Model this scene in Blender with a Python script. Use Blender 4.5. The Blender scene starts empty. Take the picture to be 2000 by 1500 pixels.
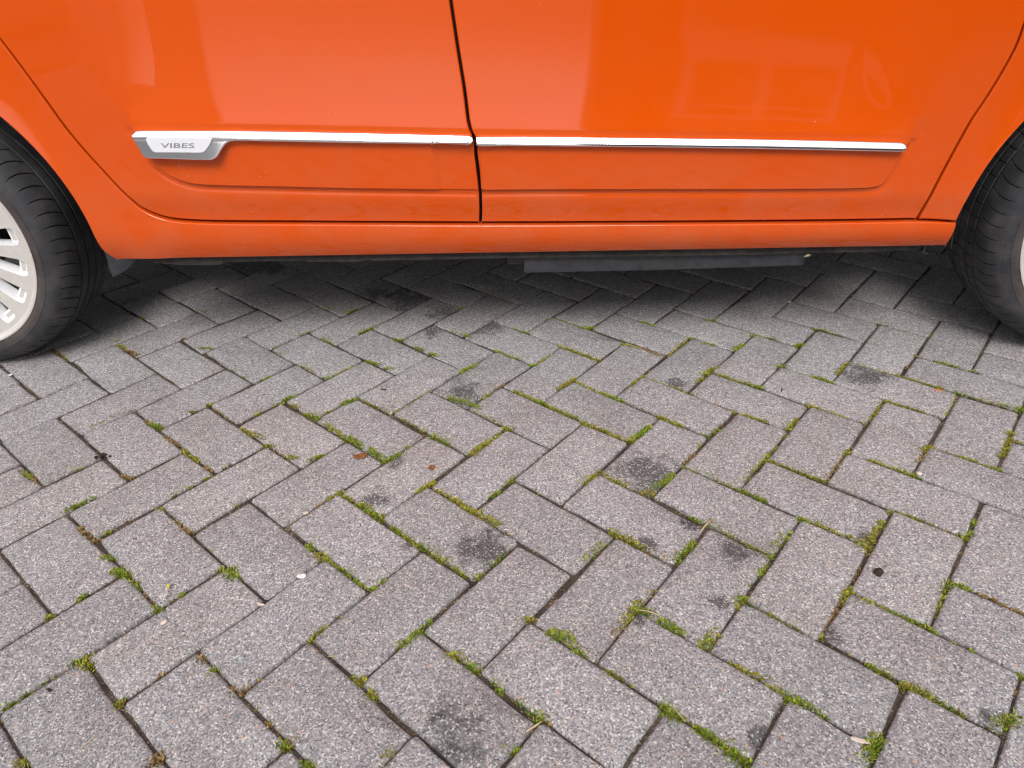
import bpy, bmesh, math, random
import numpy as np
from mathutils import Vector, Matrix
from mathutils.geometry import delaunay_2d_cdt

# ------------------------------------------------------------------ scene, camera, light
sc = bpy.context.scene
COL = sc.collection
R = math.radians

cam_d = bpy.data.cameras.new("camera"); cam = bpy.data.objects.new("camera", cam_d); COL.objects.link(cam)
cam.matrix_world = Matrix(((0.999289, 0.037704, 0.0, -0.14615), (-0.02024, 0.536428, -0.843703, -0.98376),
                           (-0.031811, 0.843103, 0.53681, 0.8179), (0, 0, 0, 1)))
cam_d.sensor_width = 36; cam_d.lens = 25.0; cam_d.clip_start = 0.02; cam_d.clip_end = 2000
sc.camera = cam

SUN_AZ, SUN_EL = R(184), R(48)      # azimuth clockwise from +Y; the sun stands behind the camera, veiled by cloud
w = bpy.data.worlds.new("World"); sc.world = w; w.use_nodes = True
wn = w.node_tree; bgn = wn.nodes["Background"]
sky = wn.nodes.new("ShaderNodeTexSky"); sky.sky_type = 'NISHITA'; sky.sun_disc = False
sky.sun_elevation = SUN_EL; sky.sun_rotation = SUN_AZ; sky.air_density = 1.0; sky.dust_density = 4.0; sky.ozone_density = 1.0
hs = wn.nodes.new("ShaderNodeHueSaturation"); hs.inputs['Saturation'].default_value = 0.36
wn.links.new(sky.outputs[0], hs.inputs['Color']); wn.links.new(hs.outputs[0], bgn.inputs['Color'])
bgn.inputs['Strength'].default_value = 0.13
sun_d = bpy.data.lights.new("sun", 'SUN'); sun_d.energy = 1.3; sun_d.angle = R(22); sun_d.color = (1, .975, .945)
sun = bpy.data.objects.new("sun", sun_d); COL.objects.link(sun)
sv = Vector((math.sin(SUN_AZ)*math.cos(SUN_EL), math.cos(SUN_AZ)*math.cos(SUN_EL), math.sin(SUN_EL)))
sun.rotation_euler = sv.to_track_quat('Z', 'Y').to_euler(); sun.location = sv*20
sc.view_settings.view_transform = 'Standard'; sc.view_settings.look = 'None'
sc.view_settings.exposure = 0.47; sc.view_settings.gamma = 1.0; sc.view_settings.use_curve_mapping = False
sc.cycles.use_denoising = True; sc.cycles.max_bounces = 6; sc.cycles.diffuse_bounces = 3; sc.cycles.glossy_bounces = 4
sc.cycles.use_adaptive_sampling = True; sc.cycles.adaptive_threshold = 0.02; sc.cycles.sample_clamp_indirect = 6
sc.cycles.pixel_filter_type = 'BLACKMAN_HARRIS'; sc.cycles.filter_width = 1.3

rnd = random.Random(11); nr = np.random.default_rng(11)

# ------------------------------------------------------------------ measured data (metres)
GAP_REAR = [(0.3513, 0.6853),(0.3671, 0.6491),(0.3832, 0.6091),(0.3991, 0.5683),(0.4053, 0.5513),(0.4157, 0.5266),(0.4353, 0.4878),(0.4559, 0.4522),(0.47, 0.4279),(0.4891, 0.3989),(0.5068, 0.3761),(0.5279, 0.3616),(0.5512, 0.3525),(0.5762, 0.3479),(0.6277, 0.3438),(0.6797, 0.3417)]
GAP_LOW = [(0.7838, 0.3392),(0.939, 0.335),(1.1833, 0.329),(1.3481, 0.3261),(1.5497, 0.3231),(1.7491, 0.3206),(1.8971, 0.3192),(2.0369, 0.3189)]
SEAM = [(1.183, 0.3278),(1.1861, 0.3596),(1.187, 0.4033),(1.1852, 0.438),(1.1832, 0.4688),(1.1833, 0.4969),(1.1775, 0.5108),(1.1736, 0.5265),(1.1688, 0.5802),(1.1615, 0.6426),(1.1536, 0.7221)]
GAP_FRONT = [(2.0394, 0.3202),(2.0507, 0.3901),(2.0675, 0.4604),(2.0804, 0.5077),(2.0927, 0.5395),(2.1039, 0.573),(2.1127, 0.604),(2.1174, 0.6279),(2.119, 0.6552)]
ARCH_F_LOW = [(2.1088, 0.3188),(2.1128, 0.3438),(2.1163, 0.3684)]
SILL_END = [(2.1099, 0.3156),(2.1126, 0.3085),(2.1128, 0.2959),(2.114, 0.2802),(2.118, 0.2571)]
CHROME_R = [(0.5446, 0.5212),(0.5536, 0.5279),(0.6194, 0.5275),(0.7342, 0.5244),(0.9711, 0.5145),(1.1216, 0.5072),(1.1732, 0.5046),(1.1796, 0.5021),(1.1812, 0.4966),(1.177, 0.4899),(1.1203, 0.4917),(0.9684, 0.4967),(0.7969, 0.504),(0.7413, 0.5063),(0.7295, 0.5052),(0.7197, 0.5012),(0.7077, 0.4884),(0.6995, 0.4792),(0.6895, 0.4747),(0.5999, 0.4787),(0.566, 0.4809),(0.5595, 0.4853),(0.5556, 0.4949),(0.5481, 0.5109)]
CHROME_F = [(1.1867, 0.5024),(1.2528, 0.5011),(1.4857, 0.4934),(1.7164, 0.4851),(1.9, 0.4766),(1.9597, 0.473),(1.966, 0.4696),(1.968, 0.4651),(1.9667, 0.4596),(1.959, 0.4578),(1.7191, 0.468),(1.4867, 0.477),(1.2523, 0.4848),(1.1863, 0.4878)]
BADGE = [(0.5743, 0.5152),(0.5768, 0.517),(0.6183, 0.5163),(0.6929, 0.5135),(0.6972, 0.5113),(0.6948, 0.5059),(0.6812, 0.4913),(0.6755, 0.4884),(0.6202, 0.4899),(0.5844, 0.4911),(0.5812, 0.4936),(0.5749, 0.5078)]
TEXT = [(0.601, 0.5072),(0.6641, 0.5054),(0.6618, 0.4973),(0.5984, 0.4988)]
CAP = [(1.1143, 0.5047),(1.1707, 0.5033),(1.1752, 0.5005),(1.1747, 0.4932),(1.1633, 0.4921),(1.1171, 0.4937),(1.1117, 0.4965)]
DEFLECT = [(1.2681, 0.2352),(1.2673, 0.2026),(1.5665, 0.2043),(1.8511, 0.2096),(1.8546, 0.2357)]
DEFLECT2 = [(1.2315, 0.2323),(1.2308, 0.2135),(1.2694, 0.2128),(1.2698, 0.2316)]
FLANGE = [(0.4783, 0.2457),(0.5436, 0.2398),(0.6212, 0.239),(0.6339, 0.2452),(0.7993, 0.2456),(0.8151, 0.2424),(0.9187, 0.2405),(0.9356, 0.2443),(0.9571, 0.2421),(1.0277, 0.2426),(1.2429, 0.2431),(1.5082, 0.2416),(1.7694, 0.2412),(1.8413, 0.2438),(1.8723, 0.2432),(1.965, 0.242),(2.0051, 0.2451),(2.0661, 0.2456),(2.0731, 0.2499)]
FLAP = [(0.3576, 0.2426),(0.3549, 0.2247),(0.3558, 0.2003),(0.3873, 0.2144),(0.4218, 0.2391)]
BRICKS = [(-0.1551, -0.5852, 0.8601),(-0.0013, -0.5748, 0.8512),(0.1531, -0.5661, 0.8534),(0.3055, -0.5563, 0.8378),(0.4569, -0.5477, 0.8443),(-0.8514, -0.4741, -0.728),(-0.6994, -0.4662, -0.729),(-0.5465, -0.458, -0.7286),(-0.3949, -0.4488, -0.7217),(-0.2435, -0.44, -0.7279),(-0.0883, -0.4297, -0.7168),(0.0667, -0.4205, -0.7145),(0.2182, -0.4094, -0.7184),(0.3727, -0.3993, -0.7401),(0.524, -0.3909, -0.735),(-0.9373, -0.3255, 0.8511),(-0.7847, -0.3182, 0.8427),(-0.6317, -0.3105, 0.8346),(-0.4799, -0.3018, 0.8438),(-0.3274, -0.2908, 0.8526),(-0.1754, -0.2842, 0.8582),(-0.0203, -0.2756, 0.8551),(0.1313, -0.2637, 0.857),(0.2845, -0.2535, 0.8568),(0.4398, -0.241, 0.857),(0.5912, -0.2313, 0.8439),(-1.0238, -0.1782, -0.7218),(-0.8722, -0.1679, -0.7108),(-0.7177, -0.1604, -0.7431),(-0.5645, -0.1544, -0.7345),(-0.4128, -0.1425, -0.7406),(-0.2586, -0.1324, -0.742),(-0.1061, -0.1268, -0.7475),(0.0441, -0.1158, -0.7349),(0.1981, -0.1062, -0.7324),(0.3515, -0.0954, -0.738),(0.5036, -0.0836, -0.7102),(0.6567, -0.0741, -0.7258),(0.8094, -0.066, -0.7271),(-1.1092, -0.0292, 0.8548),(-0.9586, -0.0207, 0.8479),(-0.8071, -0.0112, 0.8528),(-0.6512, -0.0019, 0.8458),(-0.4989, 0.0038, 0.8397),(-0.3452, 0.0155, 0.8578),(-0.1898, 0.0252, 0.8612),(-0.0404, 0.0337, 0.8559),(0.1118, 0.0413, 0.8578),(0.2646, 0.0515, 0.856),(0.4179, 0.0634, 0.8593),(0.5692, 0.0722, 0.8613),(0.7244, 0.0828, 0.8592),(0.8771, 0.0935, 0.8409),(-1.1943, 0.1192, -0.716),(-1.0442, 0.1302, -0.7221),(-0.8917, 0.1397, -0.7427),(-0.7389, 0.148, -0.7349),(-0.5841, 0.1535, -0.7235),(-0.4329, 0.1623, -0.7432),(-0.2768, 0.1733, -0.7448),(-0.1242, 0.1835, -0.7278),(0.0276, 0.1928, -0.7521),(0.1792, 0.2017, -0.7568),(0.3305, 0.2104, -0.7373),(0.4836, 0.2199, -0.7179),(0.6377, 0.2288, -0.7157),(0.7922, 0.2424, -0.7201),(0.9433, 0.2518, -0.7428),(-1.2802, 0.2682, 0.8717),(-1.1297, 0.2793, 0.8668),(-0.9776, 0.289, 0.8607),(-0.8251, 0.2999, 0.8553),(-0.6694, 0.3059, 0.8254),(-0.5141, 0.3126, 0.8338),(-0.3641, 0.319, 0.848),(-0.2092, 0.3313, 0.8476),(-0.0586, 0.3408, 0.8496),(0.0944, 0.3533, 0.8612),(0.2475, 0.3599, 0.837),(0.3981, 0.3665, 0.8374),(0.5509, 0.3755, 0.864),(0.7043, 0.3887, 0.8667),(0.8575, 0.4004, 0.8558),(1.0102, 0.4093, 0.8373),(1.1613, 0.4165, 0.8381),(-1.3656, 0.4167, -0.7011),(-1.2141, 0.4292, -0.7164),(-1.0625, 0.4388, -0.7347),(-0.9118, 0.4477, -0.7285),(-0.756, 0.4552, -0.7305),(-0.5994, 0.4602, -0.7288),(-0.4466, 0.4705, -0.7506),(-0.2959, 0.4791, -0.7645),(-0.1435, 0.4881, -0.7151),(0.0066, 0.499, -0.724),(0.1637, 0.5078, -0.7254),(0.3157, 0.5156, -0.7292),(0.465, 0.5254, -0.744),(0.6165, 0.5353, -0.7242),(0.7705, 0.546, -0.7224),(0.9237, 0.5558, -0.7039),(-1.4517, 0.564, 0.8623),(1.077, 0.5656, -0.7249),(1.2287, 0.5739, -0.7245),(-1.2996, 0.5768, 0.8595),(-1.1487, 0.587, 0.8554),(-0.9956, 0.5962, 0.8275),(-0.8404, 0.603, 0.7984),(-0.6859, 0.6091, 0.8292),(-0.5336, 0.6176, 0.8512),(-0.3803, 0.6308, 0.8547),(-0.227, 0.6387, 0.8491),(-0.0788, 0.6454, 0.8475),(0.0756, 0.6531, 0.8402),(0.2296, 0.6651, 0.8572),(0.3796, 0.6754, 0.8606),(0.5324, 0.6834, 0.8491),(0.6849, 0.693, 0.8539),(0.8376, 0.7028, 0.8445),(-1.5379, 0.7117, -0.7241),(0.9905, 0.7121, 0.8485),(1.1432, 0.7218, 0.8466),(-1.3867, 0.7228, -0.7203),(1.2948, 0.7301, 0.8465),(-1.2347, 0.7337, -0.7043),(-1.0808, 0.7432, -0.7311),(-0.9265, 0.7515, -0.7463),(-0.7688, 0.7576, -0.7256),(-0.6186, 0.767, -0.7509),(-0.4678, 0.7773, -0.7451),(-0.3125, 0.7852, -0.7184),(-0.1615, 0.7952, -0.7164),(-0.0087, 0.8037, -0.7283),(0.1423, 0.812, -0.7393),(0.2939, 0.8232, -0.7213),(0.4478, 0.8314, -0.7113),(0.6002, 0.8409, -0.7208),(-1.7754, 0.8496, 0.8465),(0.7517, 0.8497, -0.7242),(0.904, 0.8589, -0.7243),(-1.6239, 0.8598, 0.8465),(1.0567, 0.8684, -0.7243),(-1.4725, 0.8701, 0.8465),(1.2093, 0.878, -0.7243),(-1.321, 0.8803, 0.8465),(1.3612, 0.8867, -0.7243),(-1.1662, 0.8889, 0.8351),(1.5136, 0.896, -0.7243),(-1.0107, 0.8973, 0.8246),(-0.8547, 0.9063, 0.8545),(-0.7037, 0.9174, 0.8576),(-0.5525, 0.9279, 0.8592),(-0.3973, 0.9333, 0.856),(-0.2472, 0.9421, 0.8569),(-0.0955, 0.9515, 0.8467),(0.0569, 0.9608, 0.8464),(0.2087, 0.9699, 0.8446),(0.3615, 0.9779, 0.85),(0.5138, 0.9873, 0.8514),(-1.86, 0.9966, -0.7243),(0.666, 0.9973, 0.8466),(0.8183, 1.0065, 0.8465),(-1.7085, 1.0068, -0.7243),(0.9707, 1.0158, 0.8465),(-1.5571, 1.017, -0.7243),(1.1232, 1.0251, 0.8465),(-1.4056, 1.0272, -0.7243),(1.2756, 1.0344, 0.8465),(-1.2515, 1.0351, -0.7243),(-1.0967, 1.0429, -0.7242),(1.4281, 1.0438, 0.8465),(-0.942, 1.0527, -0.7124),(1.5805, 1.0531, 0.8465),(-0.7903, 1.0634, -0.7081),(-0.6388, 1.0741, -0.7129),(-0.4841, 1.0829, -0.724),(-0.3325, 1.0913, -0.7243),(-0.1808, 1.0996, -0.7243),(-0.0292, 1.1079, -0.7243),(0.123, 1.1171, -0.7243),(0.2754, 1.1262, -0.7243),(0.4278, 1.1356, -0.7243),(-1.9447, 1.1436, 0.8465),(0.5803, 1.1449, -0.7243),(-1.7932, 1.1538, 0.8465),(0.7327, 1.1542, -0.7243),(0.8852, 1.1636, -0.7243),(-1.6417, 1.164, 0.8465),(-1.4903, 1.1742, 0.8465),(-1.3362, 1.1821, 0.8465),(-1.1822, 1.1901, 0.8465),(-1.0298, 1.1994, 0.8465),(-0.8768, 1.2098, 0.8465),(-0.725, 1.2203, 0.8466),(-0.5711, 1.2289, 0.8465),(-0.4179, 1.2391, 0.8465),(-0.2663, 1.2474, 0.8465),(-0.1147, 1.2558, 0.8465),(-2.03, 1.2912, -0.7243),(-1.8778, 1.3008, -0.7243),(-1.7264, 1.311, -0.7243),(-1.5749, 1.3212, -0.7243),(-1.4208, 1.3291, -0.7243),(-1.2678, 1.3379, -0.7243),(-1.1153, 1.3472, -0.7243),(-0.9629, 1.3565, -0.7243),(-2.1156, 1.439, 0.8465),(-1.9631, 1.4483, 0.8465),(-1.811, 1.458, 0.8465),(-0.3102, -0.5966, 0.8535),(-0.4615, -0.6047, 0.8449),(-0.0678, -0.7318, -0.7301),(0.0844, -0.7221, -0.7351),(0.7419, -0.2227, 0.8421),(-0.2224, -0.7411, -0.7226),(-0.6142, -0.6132, 0.8434),(0.6746, -0.3797, -0.73),(0.2392, -0.7135, -0.7361),(-0.3771, -0.7524, -0.7227),(0.6087, -0.5389, 0.848),(0.3892, -0.7037, -0.7339),(-0.5288, -0.7608, -0.7242),(-0.7664, -0.6221, 0.8455),(0.0374, 1.2647, 0.8465),(0.8936, -0.2138, 0.8465),(0.0164, -0.8797, 0.8465),(0.826, -0.3703, -0.7244),(-0.1369, -0.8882, 0.8465),(0.9603, -0.055, -0.7329),(0.5412, -0.6952, -0.7232),(0.1688, -0.8703, 0.8465),(0.1898, 1.274, 0.8465),(-0.2894, -0.8976, 0.8465),(-1.0894, -0.3349, 0.8466),(0.7604, -0.5285, 0.8465),(-0.6806, -0.7694, -0.7243),(-1.0034, -0.4822, -0.7243),(1.0279, 0.1015, 0.8381),(-1.175, -0.1872, -0.7244),(0.3228, -0.8625, 0.8465),(-0.4432, -0.9085, 0.8465),(-0.9181, -0.6303, 0.8464),(0.3423, 1.2834, 0.8465),(-1.2601, -0.0388, 0.8468),(0.6937, -0.6858, -0.7242),(1.0943, 0.2594, -0.7398),(0.4743, -0.8522, 0.8465),(-0.2002, 1.4036, -0.7243),(-0.0482, 1.4125, -0.7243),(1.0454, -0.2038, 0.8465),(0.9785, -0.3609, -0.7243),(-0.3518, 1.3953, -0.7243),(-0.5949, -0.917, 0.8465),(-0.8327, -0.7783, -0.7243),(-0.0514, -1.036, -0.7243),(1.1123, -0.0467, -0.7244),(0.1043, 1.4218, -0.7243),(0.9118, -0.5183, 0.8465),(0.1011, -1.0267, -0.7243),(0.4947, 1.2927, 0.8465),(-1.3456, 0.1089, -0.7242),(-0.2038, -1.0454, -0.7243),(-0.505, 1.3851, -0.7243),(-1.1558, -0.4915, -0.7243),(-1.2414, -0.3437, 0.8465),(0.2535, -1.0174, -0.7243),(0.6259, -0.8421, 0.8465),(-0.3563, -1.0547, -0.7243),(0.2567, 1.4312, -0.7243),(1.1793, 0.1103, 0.8465),(-1.0703, -0.6393, 0.8465),(0.845, -0.6755, -0.7243),(-1.3269, -0.196, -0.7243),(-0.7467, -0.9256, 0.8465),(-0.6577, 1.3754, -0.7243),(0.4075, -1.0094, -0.7243),(-0.9847, -0.7871, -0.7243),(-0.5093, -1.0647, -0.7243),(0.6472, 1.302, 0.8465),(-1.432, 0.2575, 0.8471),(-1.4125, -0.0482, 0.8465),(0.4092, 1.4405, -0.7243),(1.2462, 0.2677, -0.7245),(1.1309, -0.3516, -0.7243),(0.7783, -0.8327, 0.8465),(1.1978, -0.1945, 0.8465),(-0.1337, 1.5603, 0.8465),(1.064, -0.5087, 0.8465),(-0.2857, 1.5515, 0.8465),(-0.8107, 1.3661, -0.7243),(0.559, -0.9992, -0.7243),(0.0187, 1.5696, 0.8465),(-0.4386, 1.5416, 0.8465),(1.2647, -0.0374, -0.7243),(-0.8992, -0.9349, 0.8465),(0.0342, -1.1838, 0.8465),(-0.6612, -1.0733, -0.7243),(-0.1183, -1.1931, 0.8465),(-1.3083, -0.5009, -0.7243),(0.9971, -0.6658, -0.7243)]
BRICKS_NEAR = [(-1.7952, -1.2958, 0.8465),(-1.9663, -1.0002, 0.8465),(-1.8808, -1.148, -0.7243),(-1.6428, -1.2864, 0.8465),(-1.8139, -0.9909, 0.8465),(-1.7283, -1.1387, -0.7243),(-1.4903, -1.2771, 0.8465),(-1.985, -0.6953, 0.8465),(-1.8994, -0.8431, -0.7243),(-1.6614, -0.9815, 0.8465),(-1.5759, -1.1293, -0.7243),(-1.3379, -1.2678, 0.8465),(-1.8325, -0.686, 0.8465),(-1.747, -0.8338, -0.7243),(-1.509, -0.9722, 0.8465),(-1.4234, -1.12, -0.7243),(-1.1854, -1.2584, 0.8465),(-1.9181, -0.5382, -0.7243),(-1.6801, -0.6766, 0.8465),(-1.5945, -0.8244, -0.7243),(-1.3565, -0.9629, 0.8465),(-1.271, -1.1107, -0.7243),(-1.033, -1.2491, 0.8465),(-1.8512, -0.3811, 0.8465),(-1.7656, -0.5289, -0.7243),(-1.5276, -0.6673, 0.8465),(-1.4421, -0.8151, -0.7243),(-1.2041, -0.9535, 0.8465),(-1.1185, -1.1013, -0.7243),(-0.8805, -1.2398, 0.8465),(-1.9367, -0.2333, -0.7243),(-1.6987, -0.3717, 0.8465),(-1.6132, -0.5195, -0.7243),(-1.3752, -0.658, 0.8465),(-1.2896, -0.8058, -0.7243),(-1.0516, -0.9442, 0.8465),(-0.9661, -1.092, -0.7243),(-0.7281, -1.2305, 0.8465),(-1.8698, -0.0762, 0.8465),(-1.7843, -0.224, -0.7243),(-1.5463, -0.3624, 0.8465),(-1.4607, -0.5102, -0.7243),(-1.2227, -0.6486, 0.8465),(-1.1372, -0.7964, -0.7243),(-0.8136, -1.0827, -0.7243),(-0.5756, -1.2211, 0.8465),(-1.9554, 0.0716, -0.7243),(-1.7174, -0.0668, 0.8465),(-1.6318, -0.2146, -0.7243),(-1.3938, -0.3531, 0.8465),(-0.4232, -1.2118, 0.8465),(-1.8885, 0.2287, 0.8465),(-1.8029, 0.0809, -0.7243),(-1.5649, -0.0575, 0.8465),(-1.4794, -0.2053, -0.7243),(-0.2707, -1.2025, 0.8465),(-1.9741, 0.3765, -0.7243),(-1.7361, 0.2381, 0.8465),(-1.6505, 0.0903, -0.7243),(-1.9072, 0.5336, 0.8465),(-1.8216, 0.3858, -0.7243),(-1.5836, 0.2474, 0.8465),(-1.498, 0.0996, -0.7243),(-1.9927, 0.6814, -0.7243),(-1.7553, 0.5435, 0.8465),(-1.6692, 0.3952, -0.7243),(0.1866, -1.1745, 0.8465),(-1.9268, 0.8394, 0.8465),(-1.8403, 0.6907, -0.7243),(-1.6038, 0.5536, 0.8466),(-1.5167, 0.4045, -0.7241),(0.3391, -1.1652, 0.8465),(-1.6884, 0.7006, -0.7243),(0.4921, -1.1563, 0.8465),(0.644, -1.1465, 0.8465),(0.7295, -1.2943, -0.7243),(0.7964, -1.1372, 0.8465),(0.882, -1.285, -0.7243),(0.7109, -0.9894, -0.7243),(0.9489, -1.1278, 0.8465),(1.0344, -1.2756, -0.7243),(0.8633, -0.9801, -0.7243),(1.1013, -1.1185, 0.8465),(1.1869, -1.2663, -0.7243),(-1.9818, 1.7532, 0.8465),(-1.8962, 1.6054, -0.7243),(-1.6596, 1.4682, 0.8465),(0.9302, -0.8229, 0.8465),(1.0158, -0.9707, -0.7243),(1.2538, -1.1092, 0.8465),(1.3393, -1.257, -0.7243),(-1.8293, 1.7626, 0.8465),(-1.7442, 1.6152, -0.7243),(-1.5058, 1.4763, 0.8465),(1.0827, -0.8136, 0.8465),(1.1682, -0.9614, -0.7243),(1.4062, -1.0999, 0.8465),(1.4918, -1.2476, -0.7243),(-1.6769, 1.7719, 0.8465),(-1.5913, 1.6241, -0.7243),(-1.3533, 1.4856, 0.8465),(1.2351, -0.8043, 0.8465),(1.3207, -0.9521, -0.7243),(1.5587, -1.0905, 0.8465),(1.6442, -1.2383, -0.7243),(-1.5244, 1.7812, 0.8465),(-1.4389, 1.6334, -0.7243),(-1.2009, 1.495, 0.8465),(1.1496, -0.6565, -0.7243),(1.3876, -0.795, 0.8465),(1.4731, -0.9427, -0.7243),(1.7111, -1.0812, 0.8465),(1.7967, -1.229, -0.7243),(-1.372, 1.7905, 0.8465),(-1.2864, 1.6428, -0.7243),(-1.0484, 1.5043, 0.8465),(1.2165, -0.4994, 0.8465),(1.302, -0.6472, -0.7243),(1.54, -0.7856, 0.8465),(1.6256, -0.9334, -0.7243),(1.8636, -1.0719, 0.8465),(1.9491, -1.2197, -0.7243),(-1.2195, 1.7999, 0.8465),(-1.134, 1.6521, -0.7243),(-0.896, 1.5136, 0.8465),(1.3689, -0.4901, 0.8465),(1.4545, -0.6378, -0.7243),(1.6925, -0.7763, 0.8465),(1.778, -0.9241, -0.7243),(-0.9815, 1.6614, -0.7243),(-0.7435, 1.523, 0.8465),(1.2834, -0.3423, -0.7243),(1.5214, -0.4807, 0.8465),(1.6069, -0.6285, -0.7243),(1.8449, -0.767, 0.8465),(1.9305, -0.9148, -0.7243),(-0.8291, 1.6707, -0.7243),(-0.5911, 1.5323, 0.8465),(1.3503, -0.1852, 0.8465),(1.4358, -0.3329, -0.7243),(1.6738, -0.4714, 0.8465),(1.7594, -0.6192, -0.7243),(1.9974, -0.7576, 0.8465),(-0.6766, 1.6801, -0.7243),(1.5027, -0.1758, 0.8465),(1.5883, -0.3236, -0.7243),(1.8263, -0.4621, 0.8465),(1.9118, -0.6099, -0.7243),(-0.5242, 1.6894, -0.7243),(1.3316, 0.1197, 0.8465),(1.4172, -0.028, -0.7243),(1.6552, -0.1665, 0.8465),(1.7407, -0.3143, -0.7243),(1.9787, -0.4527, 0.8465),(-0.3717, 1.6987, -0.7243),(1.4841, 0.1291, 0.8465),(1.5696, -0.0187, -0.7243),(1.8076, -0.1572, 0.8465),(1.8932, -0.305, -0.7243),(-0.2193, 1.7081, -0.7243),(1.3129, 0.4246, 0.8465),(1.3985, 0.2769, -0.7243),(1.6365, 0.1384, 0.8465),(1.7221, -0.0094, -0.7243),(1.9601, -0.1478, 0.8465),(-0.0668, 1.7174, -0.7243),(0.1712, 1.5789, 0.8465),(1.4654, 0.434, 0.8465),(1.551, 0.2862, -0.7243),(1.789, 0.1477, 0.8465),(1.8745, -0.0001, -0.7243),(0.0856, 1.7267, -0.7243),(0.3236, 1.5883, 0.8465),(1.3802, 0.5822, -0.7243),(1.6178, 0.4433, 0.8465),(1.7034, 0.2955, -0.7243),(1.9414, 0.1571, 0.8465),(0.2381, 1.7361, -0.7243),(0.4761, 1.5976, 0.8465),(0.5616, 1.4498, -0.7243),(0.7996, 1.3114, 0.8465),(1.4467, 0.7389, 0.8465),(1.5323, 0.5911, -0.7243),(1.7703, 0.4526, 0.8465),(1.8559, 0.3048, -0.7243),(0.3905, 1.7454, -0.7243),(0.6285, 1.6069, 0.8465),(0.7141, 1.4591, -0.7243),(0.9521, 1.3207, 0.8465),(1.0376, 1.1729, -0.7243),(1.5992, 0.7482, 0.8465),(1.6847, 0.6004, -0.7243),(1.9227, 0.462, 0.8465),(0.543, 1.7547, -0.7243),(0.781, 1.6163, 0.8465),(0.8665, 1.4685, -0.7243),(1.1045, 1.33, 0.8465),(1.1901, 1.1822, -0.7243),(1.7516, 0.7575, 0.8465),(1.8372, 0.6097, -0.7243),(0.6954, 1.764, -0.7243),(0.9334, 1.6256, 0.8465),(1.019, 1.4778, -0.7243),(1.257, 1.3393, 0.8465),(1.3425, 1.1916, -0.7243),(1.6661, 0.9053, -0.7243),(1.9041, 0.7669, 0.8465),(1.9896, 0.6191, -0.7243),(0.8479, 1.7734, -0.7243),(1.0859, 1.6349, 0.8465),(1.1714, 1.4871, -0.7243),(1.4094, 1.3487, 0.8465),(1.495, 1.2009, -0.7243),(1.733, 1.0624, 0.8465),(1.8185, 0.9146, -0.7243),(1.0003, 1.7827, -0.7243),(1.2383, 1.6442, 0.8465),(1.3239, 1.4965, -0.7243),(1.5619, 1.358, 0.8465),(1.6474, 1.2102, -0.7243),(1.8854, 1.0718, 0.8465),(1.971, 0.924, -0.7243),(1.1528, 1.792, -0.7243),(1.3908, 1.6536, 0.8465),(1.4763, 1.5058, -0.7243),(1.7143, 1.3673, 0.8465),(1.7999, 1.2195, -0.7243),(1.5432, 1.6629, 0.8465),(1.6288, 1.5151, -0.7243),(1.8668, 1.3767, 0.8465),(1.9523, 1.2289, -0.7243),(1.6957, 1.6722, 0.8465),(1.7812, 1.5244, -0.7243),(1.8481, 1.6816, 0.8465),(1.9337, 1.5338, -0.7243)]
STAINS = [(47, 0.085, -0.011, 0.054, 1),(31, -0.2, -0.178, 0.039, 1),(44, -0.389, -0.051, 0.027, 0.8),(44, -0.374, -0.084, 0.019, 0.7),(9, -0.233, -0.49, 0.037, 1),(9, -0.214, -0.516, 0.024, 0.8),(75, -0.255, 0.269, 0.052, 0.8),(65, 0.603, 0.277, 0.042, 1),(22, 0.143, -0.301, 0.014, 0.9),(22, 0.12, -0.342, 0.017, 0.6),(22, 0.193, -0.185, 0.032, 0.7),(11, 0.014, -0.322, 0.011, 0.8),(13, 0.27, -0.362, 0.014, 0.9),(33, 0.054, -0.183, 0.016, 0.9),(33, 0.141, -0.142, 0.023, 0.7),(171, -0.925, 1.004, 0.094, 1),(149, -0.833, 1.003, 0.063, 1),(129, -0.41, 0.74, 0.069, 1),(129, -0.505, 0.786, 0.049, 0.9),(110, -0.309, 0.65, 0.042, 0.8),(93, -0.204, 0.563, 0.035, 0.7),(92, -0.334, 0.547, 0.033, 0.5),(78, 0.202, 0.285, 0.024, 0.6),(13, 0.354, -0.444, 0.025, 0.7),(13, 0.395, -0.464, 0.019, 0.8),(44, -0.364, 0.05, 0.015, 0.7),(13, 0.41, -0.486, 0.018, 0.7),(35, 0.401, -0.176, 0.014, 0.7),(9, -0.257, -0.459, 0.016, 0.8),(11, 0.129, -0.504, 0.015, 0.6),(30, -0.318, -0.164, 0.013, 0.7)]
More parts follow.
